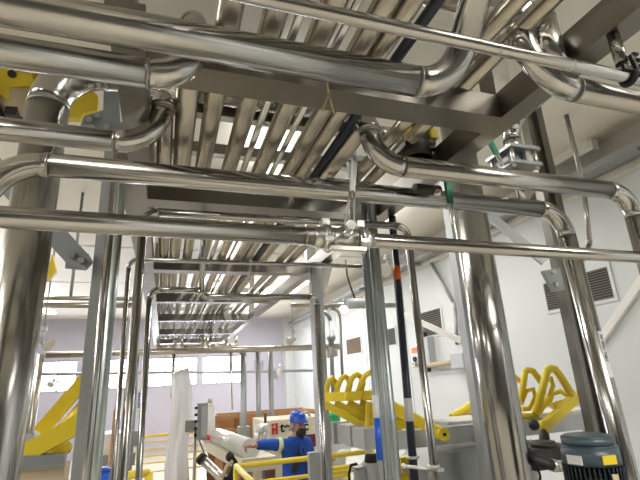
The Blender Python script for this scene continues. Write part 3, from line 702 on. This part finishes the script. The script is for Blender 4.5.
# lamps hanging from pipes
def flood(p, d, label, lit, s=1., hang=None):
    t = thing('flood_lamp', label, 'lamp', p); p = V(p); d = V(d).normalized(); n = d.normalized()
    hs_ = mesh('housing', 'lgrey' if lit else 'galvd', [('cyl', p-n*.10*s, p+n*.02*s, .05*s, .12*s, 20), ('cyl', p-n*.2*s, p-n*.09*s, .05*s, .05*s, 16)], t)
    mesh('lens', 'lamp' if lit else 'lampoff', [('cyl', p+n*.02*s, p+n*.05*s, .12*s, .115*s, 20)], hs_)
    if hang: mesh('drop_rod', 'galvd', [('cyl', p-n*.12*s+V((0, 0, .2*s)), V(((p-n*.12*s).x, (p-n*.12*s).y, hang)), .012)], t)
    mesh('stem', 'lgrey', [('cyl', p-n*.12*s, p-n*.12*s+V((0, 0, .22*s)), .025*s), ('box', p-n*.12*s+V((-.05*s, -.05*s, .18*s)), p-n*.12*s+V((.05*s, .05*s, .26*s)))], t, .004)
    return t
fl = flood(W(344, 309, Y=5.9), (-.5, -.75, -.55), 'lit flood lamp under the level pipe right of the gusset', True, .5)
q = W(357, 305, Y=5.9)
mesh('plain_box', 'lgrey', [('cyl', q+V((-.16, 0, .02)), q+V((.12, 0, .02)), .075, .07, 16)], fl)
mesh('cord', 'black', [('tube', [W(346, 260, Y=5.9), W(347, 275, Y=5.9), W(351, 288, Y=5.9), W(355, 299, Y=5.9)], .014, 8)], fl, label='black cord')
sp = bpy.data.lights.new('lamp_light', 'SPOT'); sp.energy = 12; sp.color = (1, .96, .9); sp.spot_size = 2.2; sp.shadow_soft_size = .1
so = bpy.data.objects.new('lamp_light', sp); C.objects.link(so); so.parent = fl
so.location = V((-.5, -.75, -.55)).normalized()*.12; so.rotation_euler = V((-.5, -.75, -.55)).to_track_quat('-Z', 'Y').to_euler()
flood(W(48, 344, Y=7.0), (.9, -.3, -.5), 'unlit flood lamp beside the very broad riser', False, .75, CEIL)
flood(W(290, 341, Y=9.5), (-.9, -.4, -.35), 'unlit flood lamp right of the far rack end', False, .75, CEIL)
flood(W(51, 384, Y=13.8), (-.3, -.6, -.6), 'tiny camera-like lamp under the thin far pipe', False, .8)
flood(W(279, 372, Y=13.8), (-.8, -.6, -.3), 'tiny lamp on the thin far pipe near the corner pilaster', False, .8)
pipe('conduit', 'thin conduit curving down beside the lit flood lamp', 'galvd', [(2.2, 6.0, 2.97), (W(340, 320, Y=6).x, 6.0, 2.93), (W(342, 370, Y=6).x, 6.0, W(342, 380, Y=6).z)], .022, 5)
t = pipe('conduit', 'thicker conduit bending down left of the lit flood lamp, with a valve', 'galvd', [(2.0, 6.3, 2.97), (W(330, 320, Y=6.3).x, 6.3, 2.95), (W(333, 390, Y=6.3).x, 6.3, W(333, 400, Y=6.3).z)], .032, 4)
q = W(331, 338, Y=6.3); mesh('valve', 'galvd', [('ball', q, .07), ('cyl', q+V((0, 0, -.12)), q+V((0, 0, .12)), .045)], t)
flood(W(386, 270, Y=5.2), (-.7, -.6, -.3), 'bright silver lamp above the black hose pole', False, .75)
# small high openings on the right wall far end
for (px, py, lab) in ((259, 366, 'small dark wall opening at the far end, left one'), (273, 374, 'small dark wall opening at the far end, right one')):
    q = W(px, py, Y=YB)
    t = thing('wall_vent', lab, 'wall vent', q+V((0, 0, -.3)))
    mesh('frame', 'lgrey', [('box', q+V((-.20, -.03, -.22)), q+V((.20, 0, .22)))], t)
    mesh('panel', 'galvd', [('box', q+V((-.15, -.04, -.17)), q+V((.15, -.03, .17)))], t)

# hanging white plastic sheet
bm = bmesh.new(); n = 40; grid = []
T0, T1 = W(180, 371, Y=8.6), W(178, 490, Y=8.6)
for r_ in range(15):
    v_ = r_/14; c_ = T0.lerp(T1, v_); hw_ = .125+.035*min(1, v_*2)+.015*math.sin(v_*9)
    row = []
    for k in range(n):
        a = 2*PI*k/n
        rr = 1+.16*math.sin(5*a+1.2*v_*3)+.08*math.sin(11*a)
        row.append(bm.verts.new(c_+V((hw_*math.cos(a)*rr+.03*math.sin(6*v_), .15*math.sin(a)*rr, .02*math.sin(3*a) + (.04*math.cos(a) if r_ == 0 else 0)))))
    grid.append(row)
for a_, b_ in zip(grid, grid[1:]):
    for k in range(n): f_ = bm.faces.new((a_[k], a_[(k+1) % n], b_[(k+1) % n], b_[k])); f_.smooth = True
bm.faces.new(grid[0]); bm.faces.new(grid[-1][::-1])
o = link('plastic_sheet', bm, 'sheet'); o['label'] = 'long white plastic sheet gathered and hanging in front of the far windows'; o['category'] = 'plastic sheet'

# grey control box on its pole
q = W(203, 421, Y=7.0)
cbx = thing('control_box', 'grey control box on a thin pole right of the hanging sheet', 'control box', (q.x-.06, 7.0, FL))
mesh('case', 'galvd', [('box', q+V((-.08, -.09, -.24)), q+V((.055, .12, .24)))], cbx, .012, label='grey case')
mesh('panel', 'lgrey', [('box', q+V((-.03, -.10, -.20)), q+V((.045, -.09, .20)))], cbx, .004)
mesh('side_plate', 'galvd', [('box', q+V((-.24, 0, -.13)), q+V((-.09, .05, .02)))], cbx, .006)
for z in (-.18, -.09, .0, .09, .18): mesh('knob', 'black', [('cyl', q+V((-.12, -.02, z)), q+V((-.08, -.02, z)), .018)], cbx)
mesh('pole', 'galvd', [('cyl', (q.x-.10, 7.05, FL), (q.x-.10, 7.05, q.z-.1), .018)], cbx)
mesh('cable', 'black', [('tube', [q+V((-.05, 0, -.24)), q+V((.02, 0, -.40)), q+V((.07, .05, -.55)), q+V((.09, .1, -.8))], .008, 8)], cbx)

# packing machine with film roll, timber frame below, crate behind
zt = 1.09
pm = thing('packing_machine', 'cream topped machine with film wrapped roll on brown timber legs', 'machine', (.95, 7.4, FL))
mesh('top_slab', 'cream', [('poly', [(.73, 8.5, zt-.15), (1.25, 8.5, zt-.15), (1.42, 6.2, zt-.15), (.98, 6.2, zt-.15)], (0, 0, .15))], pm, .015)
mesh('film_roll', 'plast', [('cyl', (1.10, 6.3, zt+.10), (.885, 8.2, zt+.10), .125, .125, 24)], pm)
for x, y in ((1.02, 6.35), (1.36, 6.35), (.93, 7.4), (.80, 8.35), (1.2, 8.35)):
    mesh('timber_leg', 'darkwood', [('box', (x-.05, y-.07, FL), (x+.06, y+.07, zt-.15))], pm)
mesh('timber_panel', 'darkwood', [('box', (.92, 7.5, FL+.1), (1.25, 7.56, zt-.15))], pm)
mesh('crossbar', 'darkwood', [('bar', (.95, 6.45, FL+.3), (1.36, 6.42, zt-.3), .06, .10)], pm)
q = W(210, 402, Y=8.40)
bt = thing('bottle', 'small white bottle with a tan cap and red label on the machine', 'bottle', (q.x, 8.40, zt))
hb = W(210, 414, Y=8.40).z
mesh('body', 'whitep', [('cyl', (q.x, 8.40, zt), (q.x, 8.40, hb+.12), .10, .085), ('cyl', (q.x, 8.40, hb+.12), (q.x, 8.40, hb+.18), .085, .03)], bt)
mesh('cap', 'tan', [('cyl', (q.x, 8.40, hb+.18), (q.x, 8.40, hb+.25), .04)], bt)
mesh('label_band', 'red', [('cyl', (q.x, 8.40, zt+.04), (q.x, 8.40, zt+.12), .101, .098)], bt, label='red label')
a = W(216, 416, Y=10); b2 = W(300, 414, Y=10)
cr = thing('crate', 'large open plywood crate behind the film wrapped machine', 'crate', ((a.x+b2.x)/2, 10.4, FL))
cz = a.z
cs = mesh('side', 'wood', [('box', (a.x, 10.0, FL), (b2.x+.3, 10.04, cz-.28))], cr)
mesh('side', 'wood', [('box', (a.x, 10.8, FL), (b2.x+.3, 10.84, cz))], cr)
mesh('side', 'wood', [('box', (a.x, 10.04, FL), (a.x+.04, 10.8, cz))], cr)
mesh('side', 'wood', [('box', (b2.x+.26, 10.04, FL), (b2.x+.3, 10.8, cz))], cr)
mesh('rim_batten', 'wood', [('box', (a.x-.02, 9.96, cz-.07), (b2.x+.32, 10.0, cz)), ('box', (a.x-.02, 9.96, cz-.34), (b2.x+.32, 10.0, cz-.26))], cr)
for i in range(6):
    x = a.x + (b2.x+.28-a.x)*i/5
    mesh('slat', 'darkwood' if i % 2 else 'wood', [('box', (x-.05, 9.97, cz-.9), (x+.06, 10.0, cz-.05))], cs)

# cream cabinet with the red mark and lettering
Yc = 7.4
a = W(263, 418, Y=Yc); b2 = W(314, 450, Y=Yc)
sg = thing('machine_cabinet', 'cream machine cabinet with a red mark and black lettering behind the blue helmet', 'cabinet', ((a.x+b2.x)/2+.2, Yc+.5, FL))
mesh('panel', 'cream', [('box', (a.x, Yc, FL), (b2.x+.25, Yc+.9, W(290, 419, Y=Yc).z))], sg, .02)
tx = W(280.2, 432.0, Y=Yc)
text('lettering', 'te', 'blk', sg, (tx.x, Yc-.004, tx.z), (1, 0, -.0), (0, 0, 1), .20)
tx2 = W(304, 430.3, Y=Yc)
text('lettering', 'ic', 'blk', sg, (tx2.x-.05, Yc-.004, tx2.z), (1, 0, -.0), (0, 0, 1), .20)
l0 = W(271.3, 423.5, Y=Yc); l1 = W(278.3, 434, Y=Yc)
w_, h_ = l1.x-l0.x, l0.z-l1.z
bx = lambda x0, z0, x1, z1: ('box', (l0.x+w_*x0, Yc-.008, l1.z+h_*z0), (l0.x+w_*x1, Yc, l1.z+h_*z1))
mesh('red_mark', 'red', [bx(.05, 0, .35, .62), ('ball', (l0.x+w_*.2, Yc-.004, l1.z+h_*.85), (w_*.20, .006, h_*.14)), bx(.62, 0, .95, 1), bx(.35, .35, .62, .52), bx(.35, .0, .5, .16), bx(.5, .84, .62, 1)], sg, label='red mark')
mx0 = W(308, 440, Y=Yc)
mesh('screen', 'maroon', [('box', mx0+V((-.08, -.02, -.1)), mx0+V((.12, 0, .08)))], sg, .004, label='maroon screen')
# silver valve cluster left of the lettering
q = W(263.5, 432, Y=7.0)
vc = thing('valve_manifold', 'cluster of bright valve bodies left of the red mark', 'valve', (q.x, 7.0, FL))
mesh('body', 'cast', [('cyl', q+V((-.12, 0, .05)), q+V((.06, 0, .02)), .06), ('ball', q+V((-.02, -.03, .06)), .07), ('cyl', q+V((.02, 0, -.25)), q+V((.02, 0, .12)), .055), ('cyl', q+V((-.09, 0, -.20)), q+V((-.09, 0, .04)), .04)], vc)
mesh('stem', 'gear', [('cyl', q+V((.03, 0, .10)), q+V((.03, 0, .26)), .02)], vc)
mesh('stand', 'galvd', [('cyl', (q.x+.02, 7.0, FL), q+V((.02, 0, -.2)), .05)], vc)
q = W(306, 416, Y=7.6); 
solo('hook_eye', 'dark ring hook beside the blue helmet', 'hook', 'weld', [('ring', q, (0, 1, 0), .06, .018), ('cyl', q+V((0, 0, -.06)), q+V((0, 0, -.25)), .02)])

# silver roller bar and dark linkage in front of the machine
r0, r1 = W(203, 460, Y=6.2), W(229, 484, Y=5.9)
rb = thing('roller_bar', 'sloping silver roller bar below the grey control box', 'roller', r1)
mesh('tube', 'cast', [('cyl', r0, r1, .055, .055, 16)], rb)
mesh('end_cap', 'black', [('cyl', r0-(r1-r0).normalized()*.05, r0, .07, .07, 16)], rb)
mesh('stand', 'galvd', [('cyl', (r1.x, r1.y, FL), r1, .03)], rb)
k0 = W(232, 466, Y=5.6)
kl = thing('linkage', 'black and tan lever linkage between roller bar and yellow railing', 'linkage', k0+V((0, 0, -.4)))
mesh('lever', 'black', [('bar', W(228, 453, Y=5.6), W(236, 464, Y=5.6), .05, .06), ('bar', W(236, 462, Y=5.6), W(228, 480, Y=5.6), .04, .05), ('ball', W(230, 457, Y=5.6), .05)], kl, .006)
mesh('link_rod', 'tan', [('tube', [W(222, 478, Y=5.55), W(227, 466, Y=5.55), W(233, 461, Y=5.55)], .02, 8)], kl)
mesh('base', 'black', [('box', W(224, 474, Y=5.6)+V((0, 0, -1.4)), W(236, 474, Y=5.7))], kl)

# ------------------------------------------------------------------ yellow railings
def railing(label, pts, zs, r, posts, name='railing', mid_r=None):
    t = thing(name, label, 'railing', (pts[0][0], pts[0][1], FL))
    for i, z in enumerate(zs):
        for a, b in zip(pts, pts[1:]):
            mesh('top_rail' if i == 0 else 'mid_rail', 'rail', [('cyl', (a[0], a[1], z), (b[0], b[1], z), r if i == 0 else (mid_r or r*.7))], t)
    for p in posts:
        mesh('post', 'rail', [('cyl', (p[0], p[1], FL), (p[0], p[1], zs[0]+r*.4), r)], t)
    return t
Yr = 5.05
zr = W(270, 462.5, Y=Yr).z
x0 = W(236, 464, Y=Yr).x
xe = W(372, 453, Y=Yr).x
railing('yellow railing in front of the pointing person, turning toward the viewer', [(xe, Yr), (x0, Yr), (x0+.02, 3.6)], [zr, zr-.17, zr-.30], .027, [(x0, Yr), (xe, Yr), (x0+.02, 3.6)], mid_r=.02)
xm = W(338, 470, Y=Yr+.5)
railing('yellow railing in front of the person with the green helmet', [(xm.x-.12, Yr+.5), (xm.x+.15, Yr+.5)], [W(340, 466, Y=Yr+.6).z, W(340, 474, Y=Yr+.6).z], .026, [(xm.x+.13, Yr+.5)])
za = [W(150, y, Y=11).z for y in (436, 442, 449, 456, 463, 472)]
xa0, xa1 = W(90, 436, Y=11).x, W(216, 436, Y=11).x
railing('far yellow railing of many thin rails behind the hanging sheet', [(xa0, 11), (xa1, 11)], za, .028, [(xa0, 11), (W(196, 440, Y=11).x, 11), (xa1, 11)], mid_r=.014)
zb2 = W(140, 474, Y=6.0)
railing('low yellow railing stub between the thin riser pipes', [(W(118, 474, Y=6).x, 6.0), (W(150, 472, Y=6).x, 6.0)], [zb2.z], .045, [(W(149, 474, Y=6).x, 6.0)])
q = W(360, 470, Y=3.9)
px_ = thing('pump', 'grey pump bodies with black cable under the grey box beam', 'pump', (q.x, 3.9, FL))
mesh('body', 'lgrey', [('cyl', W(371, 462, Y=3.9)+V((0, 0, -.8)), W(371, 462, Y=3.9), .085, .085, 20)], px_)
mesh('body', 'lgrey', [('cyl', W(360, 468, Y=3.9)+V((0, 0, -.8)), W(360, 468, Y=3.9), .06, .06, 18)], px_)
mesh('head', 'galvd', [('box', W(356, 470, Y=3.85), W(376, 462, Y=4.0))], px_, .01)
mesh('cap', 'gear', [('cyl', W(371, 462, Y=3.9), W(371, 453, Y=3.9), .06, .05)], px_)
mesh('cable', 'black', [('tube', [W(357, 464, Y=3.8), W(351, 465, Y=3.8), W(349, 474, Y=3.8), W(350, 490, Y=3.8)], .012, 8)], px_)
q = W(403, 470, Y=3.7)
solo('yellow_bracket', 'yellow bracket seen between the conduits and the black pole near the bottom', 'bracket', 'yellow', [('box', W(401, 458, Y=3.75), W(412, 464, Y=3.85)), ('box', W(401, 474, Y=3.75), W(408, 479, Y=3.85)), ('box', W(401, 458, Y=3.85), W(404, 484, Y=3.9))], .005)
q = W(102, 478, Y=5)
solo('barrel', 'small blue container between the riser pipes at the bottom', 'container', 'blue', [('cyl', (q.x, 5, FL), (q.x, 5, q.z+.05), .09, .09, 20), ('cyl', (q.x, 5, q.z+.05), (q.x, 5, q.z+.09), .09, .05, 20)])
# pale machine behind the riser pipes at left
a = W(98, 428, Y=8.2); b2 = W(133, 428, Y=8.2)
pmz = thing('side_machine', 'white machine casing with tan strip seen between the riser pipes', 'machine', ((a.x+b2.x)/2, 8.4, FL))
mesh('case', 'whitep', [('box', (a.x-.1, 8.2, FL), (b2.x-.1, 8.9, a.z-.1))], pmz, .02)
mesh('strip', 'wood', [('box', (W(112, 430, Y=8.15).x, 8.12, FL), (W(115, 430, Y=8.15).x, 8.2, a.z+.25))], pmz)
mesh('window', 'grey', [('box', (W(101, 455, Y=8.15).x, 8.17, W(101, 478, Y=8.15).z), (W(107, 455, Y=8.15).x, 8.2, W(101, 456, Y=8.15).z))], pmz)

# ------------------------------------------------------------------ people
def skin_mesh(name, m, verts, edges, radii, root, parent, sub=2):
    me = bpy.data.meshes.new(name); me.from_pydata([tuple(v) for v in verts], edges, [])
    o = bpy.data.objects.new(name, me); C.objects.link(o)
    md = o.modifiers.new('skin', 'SKIN'); md.use_smooth_shade = True
    for i, r in enumerate(radii):
        d = me.skin_vertices[0].data[i]; d.radius = r if isinstance(r, tuple) else (r, r); d.use_root = (i == root)
    s = o.modifiers.new('sub', 'SUBSURF'); s.levels = sub; s.render_levels = sub
    dg = bpy.context.evaluated_depsgraph_get(); dg.update()
    nm = bpy.data.meshes.new_from_object(o.evaluated_get(dg)); bpy.data.objects.remove(o)
    bm = bmesh.new(); bm.from_mesh(nm)
    for f in bm.faces: f.smooth = True
    bpy.data.meshes.remove(nm)
    return link(name, bm, m, parent)

def person(label, base, head_dir, face, J, clothes, helmet, reach=None, mask=True):
    """J: world joints.  One continuous body, clothing and hair as children."""
    t = thing('person', label, 'person', base)
    vs, es, rs, ix = [], [], [], {}
    def add(k, p, r, par=None):
        ix[k] = len(vs); vs.append(V(p)); rs.append(r)
        if par: es.append((ix[par], ix[k]))
    g = J
    def chain(body):
        k = .0 if body else .018
        add('pel', g['pel'], .125+k); add('waist', g['waist'], .118+k, 'pel'); add('chest', g['chest'], (.135+k, .125+k), 'waist'); add('neckb', g['neckb'], (.075 if body else .085), 'chest')
        for s in 'LR':
            add('hip'+s, g['hip'+s], .085+k, 'pel'); add('knee'+s, g['knee'+s], .062+k, 'hip'+s); add('ank'+s, g['ank'+s], .045+k*1.6, 'knee'+s)
            add('sh'+s, g['sh'+s], .062+k, 'chest'); add('el'+s, g['el'+s], .046+k, 'sh'+s); add('wr'+s, g['wr'+s], (.030 if body else .048), 'el'+s)
    chain(True)
    hc = V(g['head']); hd = V(head_dir).normalized()
    add('neck', V(g['neckb']).lerp(hc, .45), .055, 'neckb'); add('jaw', hc+V((0, 0, -.055))+hd*.02, .066, 'neck'); add('skull', hc+V((0, 0, .02)), .085, 'jaw'); add('crown', hc+V((0, 0, .075)), .06, 'skull')
    add('nose', hc+hd*.105+V((0, 0, -.01)), .014, 'skull')
    for s in 'LR':
        add('toe'+s, V(g['ank'+s])+V(face)*.17+V((0, 0, -.05)), .04, 'ank'+s)
        # hand: palm then five fingers
        wr = V(g['wr'+s]); d = (wr-V(g['el'+s])).normalized(); pn = V(g['palm'+s]).normalized(); sd = d.cross(pn).normalized()
        add('palm'+s, wr+d*.06, (.024, .024), 'wr'+s)
        curl = g['curl'+s]
        for i, ln in enumerate((.074, .082, .076, .060)):
            b_ = wr+d*.10+sd*(.030-.020*i); c_ = curl[i]
            p1_ = b_+(d*math.cos(c_)+pn*math.sin(c_))*ln*.5; p2_ = p1_+(d*math.cos(c_*2)+pn*math.sin(c_*2))*ln*.5
            add('k%d%s' % (i, s), b_, .0095, 'palm'+s); add('m%d%s' % (i, s), p1_, .0088, 'k%d%s' % (i, s)); add('t%d%s' % (i, s), p2_, .0075, 'm%d%s' % (i, s))
        th = wr+d*.035+sd*.034
        add('th0'+s, th, .011, 'palm'+s); add('th1'+s, th+d*.035+sd*.022+pn*.01, .0095, 'th0'+s); add('th2'+s, th+d*.065+sd*.022+pn*.02, .008, 'th1'+s)
    skin_mesh('body', 'skin', vs, es, rs, 0, t)
    vs, es, rs, ix = [], [], [], {}
    vs.clear(); es.clear(); rs.clear(); ix.clear()
    def add2(k, p, r, par=None):
        ix[k] = len(vs); vs.append(V(p)); rs.append(r)
        if par: es.append((ix[par], ix[k]))
    add = add2
    k = .02
    add('pel', g['pel'], (.165, .135)); add('waist', g['waist'], (.155, .125), 'pel'); add('chest', g['chest'], (.175, .135), 'waist'); add('neckb', V(g['neckb'])+V((0, 0, -.015)), .085, 'chest')
    for s in 'LR':
        add('hip'+s, g['hip'+s], .11, 'pel'); add('knee'+s, g['knee'+s], .085, 'hip'+s); add('ank'+s, V(g['ank'+s])+V((0, 0, .02)), .075, 'knee'+s)
        add('sh'+s, g['sh'+s], .082, 'chest'); add('el'+s, g['el'+s], .066, 'sh'+s); add('wr'+s, V(g['wr'+s]).lerp(V(g['el'+s]), .06), .052, 'el'+s)
    skin_mesh('coverall' if clothes == 'cover' else 'coat', clothes, vs, es, rs, 0, t)
    R = V((0, 1, 0)).rotation_difference(hd).to_matrix()
    side = hd.cross(V((0, 0, 1))).normalized()
    for s in (-1, 1):
        mesh('eye', 'eye', [('ball', hc+hd*.081+side*s*.032+V((0, 0, .018)), (.012, .012, .008))], t)
        mesh('ear', 'skin', [('ball', hc+side*s*.086+V((0, 0, -.005)), (.018, .014, .030))], t)
        mesh('shoe', 'black', [('ball', V(g['ank'+'LR'[s > 0]])+V(face)*.07+V((0, 0, -.045)), (.075, .10, .05))], t)
    mesh('hair_net', 'hair', [('ball', hc-hd*.022+V((0, 0, .012)), (.092, .092, .104))], t)
    if mask: mesh('face_mask', 'black', [('ball', hc+hd*.052+V((0, 0, -.062)), (.066, .062, .062), R), ('ball', hc+hd*.03+V((0, 0, -.10)), (.055, .055, .05), R)], t)
    else: mesh('face_mask', 'white', [('ball', hc+hd*.048+V((0, 0, -.06)), (.062, .056, .056), R)], t)
    # hard hat: dome, brim, peak
    bm = bmesh.new()
    ht = hc+V((0, 0, .066))
    ring = []; prof = [(.116, -.012), (.112, .0), (.108, .010), (.105, .038), (.094, .072), (.066, .096), (.033, .106)]
    for rr, zz in prof:
        ring.append([])
        for i in range(24):
            a_ = 2*PI*i/24; q_ = (side*math.cos(a_)*.9 + hd*math.sin(a_)*1.10)*rr
            if zz < .01 and math.sin(a_) > .3: q_ += hd*.022*math.sin(a_)
            ring[-1].append(bm.verts.new(ht+q_+V((0, 0, zz))))
    for a_, b_ in zip(ring, ring[1:]):
        for i in range(24): f_ = bm.faces.new((a_[i], a_[(i+1) % 24], b_[(i+1) % 24], b_[i])); f_.smooth = True
    f_ = bm.faces.new(ring[-1]); f_.smooth = True; bm.faces.new(ring[0][::-1])
    hh = link('hard_hat', bm, helmet, t, label=('blue' if helmet == 'helmb' else 'green')+' hard hat')
    mesh('hat_ridge', helmet, [('tube', [ht+hd*(.118*math.cos(a_))+V((0, 0, .015+.097*math.sin(a_))) for a_ in [PI*(.12+.76*i/10) for i in range(11)]], .010, 8)], hh)
    return t

Yp = 5.7
hp = W(298, 424, Y=Yp); hp.z += .022
c_ = W(296, 452, Y=Yp)
fc = V((.45, -.9, 0)).normalized(); sd = V((-.9, -.45, 0))*1.0    # towards the figure's right-hand side (left in the photo)
nb = W(296, 436.5, Y=Yp+.02)
ch = V((nb.x, Yp+.03, nb.z-.17)); pel = V((nb.x+.0, Yp+.05, nb.z-.53))
shR = V((nb.x, Yp, nb.z-.075))+sd*.165; shL = V((nb.x, Yp, nb.z-.085))-sd*.175
wrR = W(254.5, 445.5, Y=Yp-.22); elR = W(268.5, 444.5, Y=Yp-.14)
g = dict(pel=pel, waist=pel+V((0, -.01, .17)), chest=ch, neckb=nb, head=hp+V((0, 0, -.045)),
         hipL=pel-sd*.10+V((0, 0, -.06)), hipR=pel+sd*.10+V((0, 0, -.06)),
         kneeL=V((pel.x, pel.y, .42))-sd*.12+fc*.03, kneeR=V((pel.x, pel.y, .42))+sd*.12+fc*.03,
         ankL=V((pel.x, pel.y, FL+.09))-sd*.13, ankR=V((pel.x, pel.y, FL+.09))+sd*.13,
         shL=shL, shR=shR, elR=elR, wrR=wrR, elL=shL-sd*.07+V((0, 0, -.28)), wrL=shL-sd*.02+fc*.16+V((0, 0, -.46)),
         palmR=V((0, -.25, -1)), palmL=V((-1, 0, 0)), curlR=(.05, .95, 1.05, 1.1), curlL=(.4, .45, .5, .55))
pp = person('person in blue coverall and blue hard hat pointing with an outstretched arm', (pel.x, pel.y, FL), (.42, -.90, -.10), fc, g, 'cover', 'helmb')
fx = shR.lerp(elR, .45); dx = (elR-shR).normalized()
mesh('reflective_band', 'hiviz', [('cyl', fx-dx*.022, fx+dx*.022, .085, .082, 20)], pp, label='pale reflective armband')
rp = ch+fc*.150+sd*.125+V((0, 0, -.10))
mesh('radio', 'black', [('bar', rp+V((.03, 0, .10)), rp+V((-.05, 0, -.09)), .06, .04, (0, -1, 0)), ('cyl', rp+V((.02, 0, .10)), rp+V((.03, 0, .20)), .010)], pp, .008, label='black radio')
mesh('zip', 'navy', [('bar', nb+fc*.13+V((0, 0, -.12)), nb+fc*.165+V((0, 0, -.42)), .012, .008, tuple(fc))], pp)
mesh('collar', 'cover', [('ring', nb+V((0, 0, -.012)), (0, 0, 1), .080, .020)], pp)

# second person, mostly hidden by the grey beam
Y2 = 6.1
hp = W(333, 421, Y=Y2)
nb = hp+V((-.02, .02, -.22)); pel = nb+V((0, .03, -.53)); ch = nb+V((0, .02, -.17))
fc = V((-.5, -.86, 0)); sd = V((-.86, .5, 0))
shR = nb+sd*.17+V((0, 0, -.08)); shL = nb-sd*.17+V((0, 0, -.08))
wrL = W(338, 455, Y=Y2-.30); elL = W(348, 452, Y=Y2-.05)
g = dict(pel=pel, waist=pel+V((0, -.01, .17)), chest=ch, neckb=nb, head=hp+V((0, 0, -.045)),
         hipL=pel-sd*.10+V((0, 0, -.06)), hipR=pel+sd*.10+V((0, 0, -.06)), kneeL=V((pel.x, pel.y, .42))-sd*.12, kneeR=V((pel.x, pel.y, .42))+sd*.12,
         ankL=V((pel.x, pel.y, FL+.09))-sd*.13, ankR=V((pel.x, pel.y, FL+.09))+sd*.13, shL=shL, shR=shR,
         elR=shR+sd*.06+V((0, 0, -.28)), wrR=shR+sd*.02+fc*.18+V((0, 0, -.42)), elL=elL, wrL=wrL,
         palmR=V((1, 0, 0)), palmL=V((0, 0, -1)), curlR=(.5, .5, .55, .6), curlL=(.3, .5, .6, .7))
p2 = person('person in white coat and green hard hat behind the grey box beam', (pel.x, pel.y, FL), (-.55, -.8, -.1), fc, g, 'coat', 'helmg', mask=False)
mesh('bag', 'black', [('box', W(323, 459, Y=Y2-.3), W(330, 470, Y=Y2-.2))], p2, .01, label='black pouch')

# ------------------------------------------------------------------ light from outside and render settings
w = bpy.data.worlds.new('World'); bpy.context.scene.world = w; w.use_nodes = True
bg = w.node_tree.nodes['Background']; bg.inputs['Color'].default_value = (.86, .90, 1.0, 1); bg.inputs['Strength'].default_value = 3.5
# daylight through the row of windows
for i, (a, b) in enumerate(WIN):
    ld = bpy.data.lights.new('window_daylight', 'AREA'); ld.shape = 'RECTANGLE'; ld.size = b-a; ld.size_y = WZ1-WZ0; ld.energy = 110; ld.color = (.84, .88, 1.0)
    lo = bpy.data.objects.new('window_daylight', ld); C.objects.link(lo)
    lo.location = ((a+b)/2, YB+.4, (WZ0+WZ1)/2); lo.rotation_euler = (-PI/2, 0, 0)
    lo['label'] = 'daylight coming through a far window'; lo['category'] = 'daylight'; lo['group'] = 'daylight through the windows'
sc = bpy.context.scene
sc.view_settings.view_transform = 'Standard'; sc.view_settings.look = 'None'; sc.view_settings.gamma = 1
sc.view_settings.use_curve_mapping = False; sc.view_settings.exposure = 0.12
sc.cycles.max_bounces = 8; sc.cycles.diffuse_bounces = 4; sc.cycles.glossy_bounces = 5; sc.cycles.sample_clamp_indirect = 6
sc.cycles.caustics_reflective = False; sc.cycles.caustics_refractive = False
